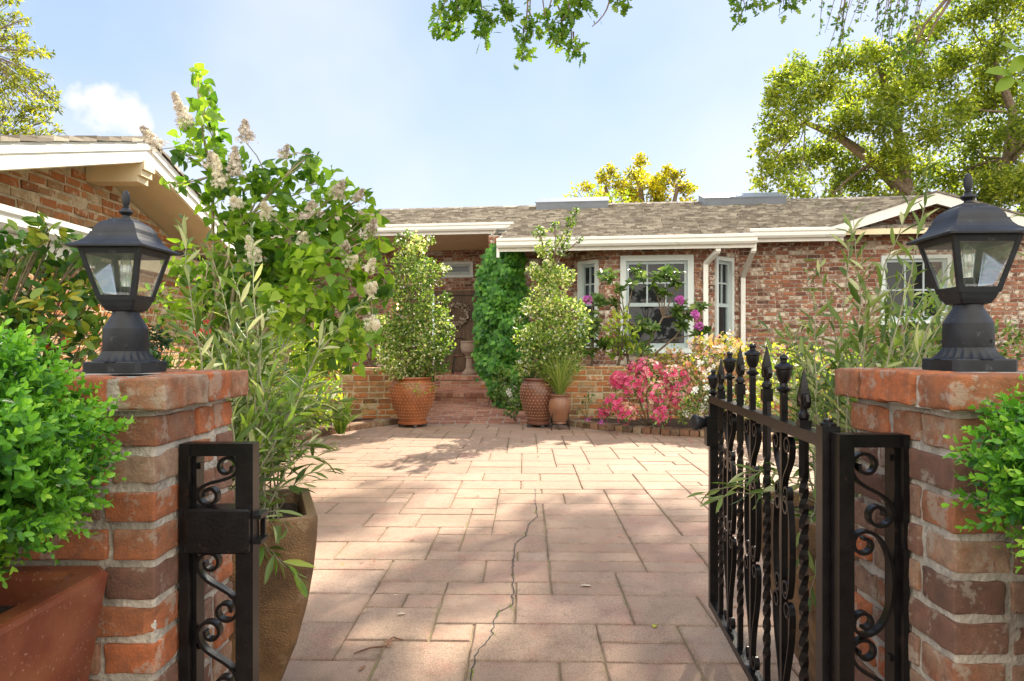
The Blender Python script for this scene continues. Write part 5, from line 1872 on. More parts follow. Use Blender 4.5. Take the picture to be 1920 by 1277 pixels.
# --- lilac
lil = empty('lilac_bush', (-2.35, 5.3, 0), label='tall lilac bush with heart leaves and cream flower panicles', cat='bush')
lb = [(378, 165, 20, 5.0), (385, 200, 26, 5.0), (392, 240, 30, 5.0), (350, 250, 28, 5.0), (395, 285, 38, 5.0), (440, 330, 48, 5.1), (345, 290, 20, 5.0), (500, 330, 38, 5.2), (555, 315, 38, 5.2), (600, 335, 36, 5.2), (520, 385, 60, 5.1),
      (620, 385, 52, 5.2), (455, 425, 52, 5.1), (560, 450, 74, 5.0), (645, 440, 60, 5.1), (690, 405, 28, 5.2), (480, 505, 62, 5.2), (600, 520, 76, 5.0), (680, 500, 42, 5.1), (540, 580, 62, 5.0), (640, 585, 66, 5.0), (705, 545, 28, 5.1), (590, 650, 48, 5.0), (655, 640, 44, 4.9),
      (325, 352, 18, 5.0), (355, 350, 16, 5.0), (410, 470, 40, 5.3), (700, 600, 22, 5.0), (660, 680, 26, 4.9), (620, 690, 24, 5.0), (565, 700, 30, 5.2), (480, 590, 45, 5.5), (420, 380, 44, 5.2), (480, 440, 50, 5.2), (410, 540, 44, 5.3), (450, 560, 50, 5.3), (700, 460, 26, 5.0), (716, 510, 22, 5.0), (372, 135, 9, 5.0), (398, 205, 18, 5.0), (540, 520, 60, 5.3), (430, 620, 44, 5.4), (510, 640, 48, 5.3), (690, 640, 22, 4.9), (725, 560, 14, 5.0), (340, 480, 36, 5.4), (380, 520, 42, 5.4), (365, 580, 40, 5.4), (420, 690, 44, 5.4), (470, 680, 44, 5.3), (585, 290, 16, 5.2), (640, 350, 26, 5.1), (680, 370, 18, 5.1)]
blobs = [(at(x, y, Y + RNG.uniform(-.25, .3)), r / F * 5.0) for x, y, r, Y in lb]
L = Leaves()
blob_leaves(L, blobs, lil.location, .086, 13, shell=.3, up=-.25)
L.build('foliage', 'heart', G['lilac'], lil)
mb = MB()
rg = random.Random(2)
forks = []
for q in [(400, 330), (460, 420), (520, 470), (560, 520), (600, 560), (640, 620), (480, 520), (430, 480)]:
    t = at(*q, 5.15)
    b0 = Vector((-2.35 + rg.uniform(-.18, .18), 5.3 + rg.uniform(-.15, .15), 0))
    mid = (b0 + t) / 2 + Vector((rg.uniform(-.15, .15), 0, .25))
    pts = bez(arr(b0), arr(mid), arr(t), 9)
    mb.tube([Vector(x) - lil.location for x in pts], [.024 - .0017 * i for i in range(9)], 7)
    forks.append((t, .010))
branches(mb, (0, 0, 0), forks, blobs, .01, 4, .0035, lil.location)
for k in range(26):      # bare lower canes
    b0 = Vector((-2.35 + rg.uniform(-.3, .3), 5.3 + rg.uniform(-.2, .2), 0))
    t = at(rg.uniform(380, 600), rg.uniform(480, 620), 5.2)
    mid = (b0 + t) / 2 + Vector((rg.uniform(-.2, .2), 0, .15))
    mb.tube([Vector(x) - lil.location for x in bez(arr(b0), arr(mid), arr(t), 7)], [.010 - .0009 * i for i in range(7)], 5)
mb.build('cane', M['pale_stem'], lil)


def panicle(p, axis, ln_, rad, mat, par):
    L = Leaves()
    axis = unit(arr(axis))
    ln_, rad = ln_ * 1.12, rad * 1.15
    n = int(210 * ln_ / .16)
    t = RNG.random(n) ** .8
    u = unit(np.cross(axis, np.array([.3, .2, 1.0]) + axis[::-1])); w = np.cross(axis, u)
    a = RNG.uniform(0, 2 * math.pi, n)
    lob = 1 + .3 * np.sin(a * 3 + t * 14)
    r_ = rad * (1 - t * .85) * lob * RNG.uniform(.55, 1.1, n)
    o_ = u[None] * np.cos(a)[:, None] + w[None] * np.sin(a)[:, None]
    P = axis[None] * (t * ln_)[:, None] + o_ * r_[:, None]
    L.add(P, unit(rdir(n) * .6 + w), unit(o_ + axis * .4 + rdir(n) * .4), RNG.uniform(.018, .028, n), RNG.random(n))
    o = L.build('flower_panicle', 'floret', mat, par)
    o.location = Vector(p) - par.location
    return o


for (x, y, ln_, fade, ax) in [(352, 238, .22, 1, (-.35, -.2, 1)), (300, 280, .17, 1, (-.7, -.2, .9)), (462, 268, .14, 1, (0, -.2, 1)), (416, 352, .20, 0, (-.1, -.3, 1)), (440, 330, .18, 1, (.1, -.2, 1)), (500, 405, .13, 0, (.2, -.9, .5)), (480, 490, .17, 0, (-.1, -.5, .8)),
                              (570, 455, .09, 0, (.3, -.8, .6)), (628, 372, .13, 1, (.5, -.3, .8)), (690, 445, .15, 1, (.4, -.6, .6)), (525, 298, .10, 1, (.6, -.2, .8)), (692, 545, .11, 0, (.5, -.7, .3)), (694, 605, .15, 0, (.4, -.7, -.1)), (666, 380, .10, 1, (.5, -.3, .7)),
                              (645, 470, .10, 1, (.3, -.8, .4)), (655, 495, .09, 0, (.6, -.5, .4)), (395, 312, .09, 1, (.2, -.4, .8)), (445, 385, .08, 0, (0, -.8, .4)), (585, 395, .08, 1, (.2, -.7, .6)), (690, 505, .09, 0, (.5, -.5, .6))]:
    stalks = MB(); p_ = at(x, y, 4.85); q_ = min((b for b in blobs), key=lambda b: (b[0] - p_).length)[0]
    stalks.tube([q_ - lil.location, (p_ + q_) / 2 - lil.location + Vector((0, 0, .03)), p_ - lil.location, p_ - lil.location + Vector(ax).normalized() * ln_], [.005, .004, .0035, .002], 5)
    stk = (stalks, p_)
    pn_ = panicle(p_, ax, ln_, .052 if ln_ > .12 else .045, G['faded_bloom'] if fade else G['lilac_bloom'], lil)
    so2 = stalks.build('stalk', M['pale_stem'], pn_); so2.location = lil.location - p_


# --- generic blob plant
def blob_plant(name, label, cat, base, bl, leaf, tm, mat, dens=4.0, shell=.35, up=.2, stem=None, r0=.01, group=None, px=True, Yr=.2, forks=None, flowers=(), shade=(0, 1), rtip=.004):
    base = Vector(base)
    root = empty(name, base, label=label, cat=cat, group=group)
    blobs = [(at(x, y, Y + RNG.uniform(-Yr, Yr)), r / F * Y) for x, y, r, Y in bl]
    L = Leaves()
    blob_leaves(L, blobs, base, leaf, dens, shell=shell, up=up, shade=shade)
    L.build('foliage', tm, mat, root)
    if stem:
        mb = MB()
        fk = []
        for (f, rr) in (forks or []):
            f = Vector(f)
            pts = bez(arr(base), arr((base + f) / 2 + Vector((random.uniform(-.05, .05), 0, .03)) * (f - base).length), arr(f), 8)
            mb.tube([Vector(x) - base for x in pts], [rr * 1.7 - rr * .7 * i / 7 for i in range(8)], 8)
            fk.append((f, rr))
        branches(mb, base, fk, blobs, r0, len(bl), rtip, base)
        mb.build('stem' if r0 < .05 else 'trunk', M[stem], root)
    for (fname, fmat, fl, n, fsz, ft) in flowers:
        Lf = Leaves()
        for k in range(n):
            x, y, r, Y = random.choice(fl)
            d = Vector(rdir(1)[0]); d.y = -abs(d.y); d.z = d.z * .7 + .2; d.normalize()
            p = at(x, y, Y) + d * (r / F * Y) * random.uniform(.85, 1.08)
            tt = Vector(rdir(1)[0]); D = tt - d * tt.dot(d)
            Lf.add(arr(p - base), arr(D), arr(d + Vector(rdir(1)[0]) * .4), fsz * random.uniform(.75, 1.15), random.random())
        Lf.build(fname, ft, fmat, root)
    return root


# --- left bed
blob_plant('camellia_bush', 'glossy dark green camellia bush behind the left boxwood, by the outbuilding', 'bush', (-3.2, 3.7, 0),
           [(30, 470, 44, 3.6), (95, 450, 34, 3.5), (60, 530, 62, 3.6), (140, 500, 48, 3.5), (20, 600, 58, 3.5), (110, 590, 60, 3.5), (175, 570, 46, 3.6), (190, 640, 42, 3.5), (100, 650, 56, 3.5), (165, 470, 22, 3.4), (88, 420, 14, 3.4), (240, 560, 30, 3.8), (-30, 520, 50, 3.6), (-20, 640, 60, 3.6), (90, 740, 70, 3.6)],
           .075, 'oval', G['camellia'], 26, .3, .35, 'bark', .008, flowers=[('blossom', G['red_petal'], [(60, 540, 60, 3.6), (130, 600, 60, 3.5), (150, 640, 50, 3.5)], 4, .04, 'flower')])
blob_plant('dwarf_shrub', 'small dark green clipped shrub just right of the left lantern neck', 'shrub', (-1.58, 3.0, 0), [(288, 640, 30, 3.0), (285, 690, 34, 3.0), (300, 740, 40, 3.0)], .026, 'oval', G['dark_green'], 24, .5, .3, 'bark', .01)
blob_plant('azalea_bush', 'yellow-green azalea bush with a few white flowers below the lilac', 'bush', (-2.1, 6.3, .03),
           [(470, 660, 44, 5.9), (540, 640, 46, 6.1), (600, 640, 36, 6.3), (560, 700, 52, 6.1), (610, 700, 36, 6.3), (500, 730, 50, 6.0), (580, 752, 40, 6.1), (540, 780, 40, 6.0), (450, 770, 40, 5.9), (500, 810, 40, 5.8), (600, 780, 26, 6.2), (430, 720, 44, 5.8), (620, 735, 22, 6.3)], .05, 'oval', G['yellowgreen'], 12, .4, .3, 'bark', .012,
           flowers=[('blossom', G['white_petal'], [(470, 720, 50, 5.9), (540, 700, 40, 6), (600, 720, 40, 6.2), (450, 790, 40, 5.8)], 12, .075, 'flower')])
blob_plant('flowering_shrub', 'leafy green shrub with red blossoms behind the left olive', 'shrub', (-2.9, 5.0, .03),
           [(330, 610, 44, 5.2), (400, 620, 50, 5.1), (350, 690, 50, 5.0), (430, 690, 50, 5.0), (390, 560, 36, 5.2), (300, 560, 30, 5.2)], 
           .058, 'oval', G['lilac'], 12, .4, .3, 'pale_stem', .008,
           flowers=[('blossom', G['red_petal'], [(440, 620, 50, 4.9), (380, 640, 40, 4.9)], 4, .05, 'flower')])
# standard rose tree by the orange wall
sr = blob_plant('rose_tree', 'small standard rose tree with a thin bare trunk in front of the orange wall', 'small tree', (-1.98, 8.0, .03), [(655, 610, 24, 8.0), (690, 628, 20, 8.0), (625, 620, 26, 8.0), (640, 650, 20, 8.0), (600, 640, 24, 8.0), (668, 645, 18, 8.0), (648, 700, 9, 8.0)],
                .065, 'oval', G['lime'], 11, .3, .2, 'pale_stem', .010, forks=[(at(643, 665, 8.0), .011)], flowers=[('blossom', G['white_petal'], [(622, 722, 8, 7.9)], 3, .10, 'flower')])
# strap-leaf clump
def blade_clump(name, label, loc, n, ln_, mat, spread=.55, up=1.0, tm='blade', wid=1.0, cat='grass'):
    root = empty(name, loc, label=label, cat=cat)
    L = Leaves()
    d = rdir(n); d[:, 2] = np.abs(d[:, 2]) * .3 + up * RNG.uniform(.5, 1.4, n)
    d[:, :2] *= spread * RNG.uniform(.4, 1.3, n)[:, None]
    P = RNG.normal(0, .018, (n, 3)); P[:, 2] = 0
    out = np.stack([d[:, 0], d[:, 1], np.zeros(n)], 1)
    L.add(P, unit(d), unit(np.cross(np.cross(unit(d), np.array([0, 0, 1.0])), unit(d)) + 1e-4), ln_ * RNG.uniform(.6, 1.15, n), RNG.random(n))
    L.build('blades', (T[tm][0] * np.array([1, wid, 1]), T[tm][1]), mat, root)
    return root


blade_clump('lily_clump', 'clump of broad strap leaves in the left bed before the orange wall', (-1.98, 7.9, .035), 46, .50, G['olive_fresh'], .8, .8, 'blade', 3.4, 'lily')
blade_clump('lily_clump', 'small clump of strap leaves below the left olive, nearest the left curb', (-2.35, 6.0, .035), 40, .45, G['olive_fresh'], .9, .7, 'blade', 3.2, 'lily')
blob_plant('heather_plant', 'small reddish plant at the foot of the orange wall', 'plant', (-1.75, 9.2, .035), [(690, 760, 9, 9.2), (680, 768, 7, 9.2)], .04, 'oval', G['bronze'], 6, .3, .4, None)
blade_clump('ornamental_grass', 'tuft of thin spiky green grass in the small studded pot', (0.605, 8.62, .43), 420, .62, G['grass'], .95, 1.1, 'blade', .45)

# --- potted shrubs by the path
def columnar(name, label, loc, prof, n, leaf, mat, lean=(0, 0), flower=None):
    """prof: (height, radius)"""
    root = empty(name, loc, label=label, cat='shrub')
    L = Leaves()
    zs = np.array([p[0] for p in prof]); rs = np.array([p[1] for p in prof])
    nt = n // 15
    z = RNG.uniform(zs[0], zs[-1], nt * 3)
    keep = RNG.random(nt * 3) < np.interp(z, zs, rs) / rs.max()
    z = z[keep][:nt]; nt = len(z)
    a = RNG.uniform(0, 2 * math.pi, nt)
    rad = np.interp(z, zs, rs)
    lump = np.array([mnoise.noise(Vector((math.cos(x) * 1.7, math.sin(x) * 1.7, y * 2.3 + loc[0]))) for x, y in zip(a, z)])
    rr = rad * (RNG.random(nt) ** .36) * (1 + .6 * lump) * 1.05
    lx, ly = lean[0] * (z / zs[-1]) ** 1.6, lean[1] * z / zs[-1]
    P = np.stack([rr * np.cos(a) + lx, rr * np.sin(a) + ly, z], 1)
    out = np.stack([np.cos(a), np.sin(a), np.full(nt, .9)], 1)
    ax = unit(out + RNG.normal(0, .35, (nt, 3)))
    tone = RNG.uniform(-.15, .25, nt) + .25 * (rr / np.maximum(rad, .01))
    mbs = MB()
    for k in range(15):
        t = k / 14
        p = P + ax * (t * .13) + RNG.normal(0, .008, (nt, 3))
        D = unit(rdir(nt) + ax * .7)
        L.add(p, D, unit(rdir(nt) + np.array([0, 0, .8])), leaf * RNG.uniform(.65, 1.2, nt), tone + RNG.uniform(0, .6, nt) + .1 * t)
    L.build('foliage', 'round', mat, root)
    for k in range(9):
        zz = random.uniform(.45, .95) * zs[-1]
        q = random.uniform(0, 2 * math.pi); r_ = np.interp(zz, zs, rs) * random.uniform(.3, .8)
        tip = np.array([r_ * math.cos(q) + lean[0] * (zz / zs[-1]) ** 1.6, r_ * math.sin(q), zz])
        mbs.tube([Vector(x) for x in bez(np.array([random.uniform(-.04, .04), random.uniform(-.04, .04), -.02]), np.array([tip[0] * .4, tip[1] * .4, zz * .55]), tip, 7)], [.013 - .0015 * i for i in range(7)], 6)
    mbs.build('stem', M['bark'], root)
    if flower:
        mat_f, nf, sz = flower
        Lf = Leaves()
        idx = RNG.integers(0, nt, nf)
        Lf.add(P[idx] + ax[idx] * .12, rdir(nf), unit(rdir(nf) + out[idx]), sz, RNG.random(nf))
        Lf.build('blossom', 'floret', mat_f, root)
    return root


PL = [(778, 462, 26), (762, 500, 34), (800, 512, 32), (740, 545, 26), (785, 560, 36), (765, 600, 42), (815, 600, 34), (735, 630, 36), (778, 650, 46), (822, 650, 30), (738, 678, 34), (790, 690, 40), (712, 605, 16), (834, 505, 12), (748, 455, 13), (764, 440, 9), (722, 665, 20), (836, 560, 12), (842, 620, 14), (700, 585, 9), (808, 450, 9), (830, 690, 16), (760, 705, 24)]
blob_plant('potted_shrub', 'bushy pale variegated shrub in the large terracotta pot left of the path', 'shrub', (-1.30, 8.92, .62), [(x, y, r, 8.9) for x, y, r in PL], .040, 'round', G['privet'], 17, .25, .45, 'bark', .010, Yr=.16,
           forks=[((-1.33, 8.9, 1.0), .013), ((-1.25, 8.95, 1.1), .012), ((-1.3, 8.9, 1.6), .010)], flowers=[('blossom', G['white_petal'], [(x, y, r, 8.85) for x, y, r in PL], 150, .026, 'floret')])
PR = [(1078, 398, 9), (1070, 418, 12), (1012, 438, 13), (1020, 468, 20), (1052, 462, 18), (1030, 515, 30), (1000, 508, 16), (1060, 520, 20), (1030, 562, 38), (990, 575, 18), (1072, 585, 28), (1030, 615, 42), (1080, 632, 28), (990, 635, 28), (1020, 665, 44), (1062, 675, 34), (982, 688, 20), (1030, 702, 32), (1088, 450, 7), (1098, 600, 12), (1062, 440, 10), (1040, 425, 9), (972, 600, 9)]
blob_plant('potted_shrub', 'tall upright variegated shrub in the dark pot right of the path', 'shrub', (0.345, 8.95, .60), [(x, y, r, 8.9) for x, y, r in PR], .039, 'round', G['privet'], 17, .25, .5, 'bark', .010, Yr=.16,
           forks=[((.36, 8.95, 1.0), .013), ((.45, 8.95, 1.5), .011), ((.5, 8.95, 2.0), .009)], flowers=[('blossom', G['white_petal'], [(x, y, r, 8.85) for x, y, r in PR], 240, .028, 'floret')])
# trailing bits at the left pot's rim
blob_plant('trailing_plant', 'small plant spilling over the rim of the left terracotta pot', 'plant', (-1.22, 8.72, .65), [(778, 724, 10, 8.6), (790, 735, 8, 8.58), (812, 727, 7, 8.6), (760, 722, 6, 8.6)], .03, 'oval', G['yellowgreen'], 5, .3, -.5, None, shade=(0, .5), Yr=.02)

# --- ivy on the wall left of the bay
iv = empty('wall_ivy', (-0.2, 12.0, .5), label='dense bright green ivy hanging on the brick wall between door and bay', cat='ivy')
L = Leaves()
n = 7600
u = RNG.uniform(0, 1, n); zz = RNG.uniform(0, 1, n)
edge = .5 + .5 * np.sin(zz * 9)
xpx = 898 + (978 - 898) * u + RNG.normal(0, 4, n) + (1 - zz) * 26 * (u - .2)
xpx = xpx + np.clip(.28 - zz, 0, 1) * 190 * (1 - u)
xpx = np.where(zz > .82, xpx + (zz - .82) * 140 * (1 - u), xpx)
ypx = 772 - zz * 310 + RNG.normal(0, 4, n)
Yd = 12.15 - np.sin(u * math.pi) * .5 - .10 * np.sin(zz * 42 + u * 7) - .10 * np.sin(zz * 17 - u * 11) - RNG.random(n) * .22 - (1 - zz) * .35
P = np.stack([(xpx - 960) / F * Yd, Yd, HC - (ypx - HZ) / F * Yd], 1) - arr(iv.location)
D = unit(np.stack([RNG.normal(-.25, .45, n), RNG.normal(-.5, .3, n), RNG.normal(-.8, .3, n)], 1))
L.add(P, D, unit(np.stack([RNG.normal(-.2, .3, n), np.full(n, -1.0), RNG.normal(.7, .3, n)], 1)), RNG.uniform(.05, .095, n), RNG.random(n) * .8 + .2 * np.sin(zz * 60 + u * 9))
L.build('foliage', 'heart', G['ivy'], iv)
mb = MB()
for k in range(7):
    x0 = random.uniform(915, 965)
    mb.tube([at(x0 + random.uniform(-8, 8), 770 - 300 * t, 12.2) - iv.location for t in np.linspace(0, 1, 9)], .012, 5)
mb.build('stem', M['bark'], iv)
blob_plant('gardenia_bush', 'dark leafy bush with white flowers left of the dark studded pot', 'bush', (0.05, 9.5, 0), [(945, 740, 22, 9.6), (965, 725, 22, 9.6), (968, 762, 16, 9.3), (940, 705, 20, 9.8), (955, 775, 10, 9.3)], .055, 'oval', G['rhodo'], 13, .3, .3, 'bark', .008,
           flowers=[('blossom', G['white_petal'], [(950, 735, 20, 9.5), (965, 740, 20, 9.4)], 5, .085, 'flower')])

# --- right bed
AZ = [(1185, 725, 30, 8.3), (1150, 760, 20, 8.2), (1215, 700, 28, 8.5), (1230, 745, 32, 8.2), (1265, 710, 28, 8.4), (1175, 775, 20, 8.1), (1280, 750, 28, 8.1), (1240, 780, 18, 8.0), (1195, 690, 18, 8.6), (1160, 715, 20, 8.4), (1130, 775, 10, 8.3), (1215, 660, 12, 8.7)]
blob_plant('azalea_bush', 'azalea bush covered in deep pink flowers before the shaded brick wall', 'bush', (1.72, 8.55, .035), AZ, .038, 'oval', G['rhodo'], 9, .4, .3, 'bark', .012, Yr=.1,
           flowers=[('blossom', G['pink'], AZ[:10] + [AZ[10]], 620, .056, 'flower'), ('faded_blossom', G['peach_petal'], AZ[2:7], 140, .052, 'flower')])
AZ2 = [(1300, 690, 30, 8.4), (1340, 680, 30, 8.3), (1310, 650, 22, 8.8), (1365, 650, 28, 8.5), (1260, 670, 22, 8.9), (1340, 720, 26, 8.1), (1230, 675, 16, 9.0), (1395, 670, 28, 8.2), (1425, 690, 26, 7.9)]
blob_plant('azalea_bush', 'bronze and yellow azalea bush with pale flowers right of the pink one', 'bush', (2.5, 8.4, .035), AZ2, .045, 'oval', G['bronze'], 12, .4, .3, 'bark', .012,
           flowers=[('blossom', G['peach_petal'], AZ2[:5], 90, .055, 'flower'), ('yellow_blossom', G['yellow_petal'], [(1340, 640, 14, 8.5), (1365, 650, 24, 8.4)], 26, .06, 'flower'), ('white_blossom', G['white_petal'], [(1360, 655, 24, 8.4), (1330, 690, 24, 8.2)], 22, .06, 'flower')])
AZ3 = [(1295, 760, 24, 7.9), (1320, 740, 26, 7.9), (1345, 765, 26, 7.8), (1280, 780, 16, 7.9), (1375, 740, 28, 7.6), (1400, 765, 26, 7.5)]
blob_plant('azalea_bush', 'low green azalea bush with large white flowers by the right curb', 'bush', (2.28, 8.0, .035), AZ3, .04, 'oval', G['rhodo'], 13, .4, .3, 'bark', .010,
           flowers=[('blossom', G['white_petal'], AZ3, 24, .085, 'flower')])
AZ4 = [(1450, 700, 30, 7.3), (1490, 680, 28, 7.2), (1430, 740, 30, 7.2), (1480, 740, 32, 7.0), (1530, 710, 32, 7.0), (1520, 670, 24, 7.3), (1560, 690, 28, 7.2), (1455, 660, 20, 7.6), (1580, 730, 34, 6.8), (1540, 760, 30, 6.7), (1600, 680, 28, 7.2)]
blob_plant('azalea_bush', 'yellow-green azalea bush behind the gate finials', 'bush', (3.1, 7.3, .035), AZ4, .05, 'oval', G['yellowgreen'], 12, .4, .3, 'bark', .012,
           flowers=[('blossom', G['white_petal'], AZ4[:5], 30, .06, 'flower'), ('peach_blossom', G['peach_petal'], AZ4[4:8], 40, .05, 'flower')])
blob_plant('garden_shrub', 'deep green leafy shrub below the right gable window', 'shrub', (5.5, 9.2, .035), [(1690, 620, 40, 9.2), (1730, 590, 36, 9.3), (1650, 640, 36, 9.1), (1760, 640, 44, 9.0), (1820, 620, 40, 9.0), (1880, 640, 50, 9.0), (1700, 680, 50, 8.9), (1780, 690, 50, 8.8), (1640, 690, 40, 8.9)], .07, 'oval', G['rhodo'], 10, .4, .3, 'bark', .015)
# rhododendrons before the bay window
def whorls(name, label, base, clusters, forks, flowers):
    base = Vector(base)
    root = empty(name, base, label=label, cat='rhododendron')
    L, mb, Lf = Leaves(), MB(), Leaves()
    for (x, y, Y, r) in clusters:
        c = at(x, y, Y)
        f = min(forks, key=lambda q: (at(*q) - c).length)
        f3 = at(*f)
        mid = (f3 + c) / 2 + Vector((0, 0, -.04))
        mb.tube([Vector(q) - base for q in bez(arr(f3), arr(mid), arr(c), 6)], [.012, .011, .010, .008, .007, .005], 6)
        for s in range(max(3, int(r / 3.6))):
            q = c + Vector(rdir(1)[0]) * (r / F * Y) * random.uniform(.2, 1)
            mb.tube([c - base, q - base], [.005, .003], 5, cap=False)
            nn = random.randint(9, 14)
            a0 = random.random() * 6
            up_ = unit(np.array([random.uniform(-.9, .9), random.uniform(-1.2, .3), 1]))
            for k in range(nn):
                a = a0 + 2 * math.pi * k / nn
                D = np.array([math.cos(a), math.sin(a) , 0]) ; D = D - up_ * D.dot(up_) + up_ * random.uniform(-.5, .7)
                L.add(arr(q - base), unit(D), unit(up_ + RNG.normal(0, .35, 3)), random.uniform(.09, .145), random.random() * .7 + .3 * (k > nn - 4))
    for f in forks:
        f3 = at(*f)
        mb.tube([Vector(q) - base for q in bez(arr(base), arr((base + f3) / 2 + Vector((random.uniform(-.12, .12), 0, .05))), arr(f3), 7)], [.022 - .0016 * i for i in range(7)], 7)
    L.build('foliage', (T['oval'][0] * np.array([1, .72, 1]), T['oval'][1]), G['rhodo'], root)
    mb.build('stem', M['bark'], root)
    for (x, y, Y) in flowers:
        Lf = Leaves()
        n = 16
        d = rdir(n, .2); d[:, 1] = -np.abs(d[:, 1])
        Lf.add(unit(d) * .045, rdir(n), unit(d), .075, RNG.random(n))
        o = Lf.build('blossom', 'flower', G['magenta'], root)
        o.location = at(x, y, Y) - base
    return root


whorls('rhododendron', 'leggy rhododendron with bright magenta flower heads standing before the bay window', (1.72, 9.95, .66),
       [(1145, 520, 9.9, 20), (1190, 520, 9.9, 20), (1165, 545, 9.9, 12), (1225, 525, 9.8, 16), (1250, 520, 9.8, 20), (1270, 530, 9.8, 20), (1240, 550, 9.8, 16), (1150, 570, 10, 12), (1275, 580, 9.8, 18), (1295, 585, 9.8, 16), (1310, 575, 9.7, 16), (1225, 620, 9.7, 16), (1205, 610, 9.8, 14), (1315, 620, 9.7, 18), (1280, 610, 9.8, 12)],
       [(1172, 600, 9.95), (1243, 595, 9.85), (1262, 635, 9.85)], [(1274, 563, 9.65), (1304, 590, 9.6), (1310, 612, 9.65)])
whorls('rhododendron', 'dark rhododendron with one magenta flower between tall potted shrub and bay window', (1.15, 9.95, .66),
       [(1100, 580, 10, 14), (1115, 600, 10, 16), (1125, 570, 10, 10), (1105, 625, 9.9, 18), (1130, 640, 9.9, 18), (1090, 650, 9.9, 16), (1110, 560, 10, 10), (1160, 640, 10, 14), (1200, 650, 9.9, 14), (1100, 660, 9.8, 16)],
       [(1112, 640, 9.95)], [(1102, 562, 9.7)])
blob_plant('hydrangea_shrub', 'fresh yellow-green leafy shrub on a short trunk under the bay window', 'shrub', (1.50, 9.85, .66), [(1160, 600, 18, 9.7), (1145, 625, 18, 9.6), (1180, 625, 20, 9.6), (1165, 645, 20, 9.6), (1145, 660, 14, 9.6), (1190, 650, 16, 9.6), (1170, 590, 12, 9.7)],
           .085, (T['oval'][0], T['oval'][1]), G['yellowgreen'], 14, .4, .2, 'bark', .012, forks=[(at(1163, 668, 9.75), .018)])
blob_plant('violet_plant', 'tiny low plant with violet flowers at the curb beside the small pot', 'plant', (1.1, 8.75, .035), [(1100, 792, 8, 8.7), (1118, 797, 8, 8.6), (1140, 790, 8, 8.6)], .035, 'round', G['rhodo'], 5, .3, .4, None,
           flowers=[('blossom', G['magenta'], [(1102, 786, 5, 8.65), (1125, 792, 5, 8.55), (1135, 786, 5, 8.55)], 8, .05, 'flower')], Yr=.05)
blob_plant('garden_herb', 'sparse small green plant at the foot of the shaded brick wall', 'plant', (1.02, 9.2, .035), [(1098, 752, 12, 9.2), (1090, 770, 8, 9.2), (1110, 745, 8, 9.2)], .04, 'round', G['rhodo'], 3, .3, .4, 'green_stem', .004)
# petals dropped on the paving
pf = Leaves()
for q in [(1152, 815), (1160, 817), (1238, 812), (1242, 818), (1225, 808), (1185, 812), (1270, 822), (1300, 830), (1290, 826), (1210, 816)]:
    pf.add(arr(ground_at(*q)) + np.array([0, 0, .008]), rdir(1)[0] * np.array([1, 1, .1]), (0, .1, 1), .04, random.random())
pf.build('fallen_petals', 'round', G['pink'], label='scattered pink petals on the paving below the pink azalea', cat='petals', kind='stuff')

# ------------------------------------------------------------------ trees
def tree(name, label, base, trunk, bl, leaf, tm, mat, dens, r0, group=None, Yr=1.2, shell=.35, up=.1, shade=(0, 1), rtip=.012, barkm='bark', fk=.35, sub=9):
    """trunk: list of (point, radius); bl: (px, py, radius px, distance)"""
    base = Vector(base)
    root = empty(name, base, label=label, cat='tree', group=group)
    mb = MB()
    for lim in trunk:
        mb.tube([Vector(p) - base for p, r in lim], [r for p, r in lim], 9)
    blobs = [(at(x, y, Y + RNG.uniform(-Yr, Yr)), r / F * Y) for x, y, r, Y in bl]
    forks = [(p, r * fk) for lim in trunk for p, r in lim[1:]]
    branches(mb, base, forks, blobs, r0, len(bl), rtip, base)
    mb.build('trunk', M[barkm], root)
    L = Leaves()
    blob_leaves(L, split_blobs(blobs, sub) if sub else blobs, base, leaf, dens, shell=shell, up=up, shade=shade)
    L.build('crown', tm, mat, root)
    return root


# big oak behind the right end of the house
OY = 21.0
ob = [(1480, 150, 48), (1455, 190, 44), (1510, 130, 40), (1500, 200, 52), (1450, 240, 40), (1540, 170, 50), (1560, 225, 52), (1480, 300, 52), (1440, 320, 34), (1530, 290, 52), (1580, 120, 44), (1610, 170, 56), (1630, 110, 44), (1660, 150, 54), (1640, 230, 60), (1590, 290, 56), (1500, 350, 44), (1560, 350, 44),
      (1620, 330, 56), (1690, 200, 60), (1700, 110, 54), (1680, 290, 60), (1740, 60, 56), (1750, 160, 64), (1760, 250, 64), (1720, 330, 60), (1700, 370, 50), (1800, 110, 60), (1810, 30, 56), (1830, 200, 64), (1820, 300, 64), (1870, 80, 60), (1880, 160, 62), (1890, 260, 64), (1900, 350, 64), (1840, 380, 60), (1940, 30, 70), (1960, 140, 70),
      (1960, 240, 70), (1970, 340, 70), (1870, 0, 60), (1780, 390, 50), (1920, 420, 60), (1545, 390, 40), (1610, 400, 46), (1650, 380, 44), (1790, 330, 50), (1850, 330, 50), (1700, 160, 44), (1790, 200, 44), (1850, 130, 44), (1430, 280, 26), (1470, 250, 34), (1425, 350, 22), (2030, 90, 80), (2040, 240, 80), (2040, 370, 80), (1960, -60, 80), (2080, -20, 90)]
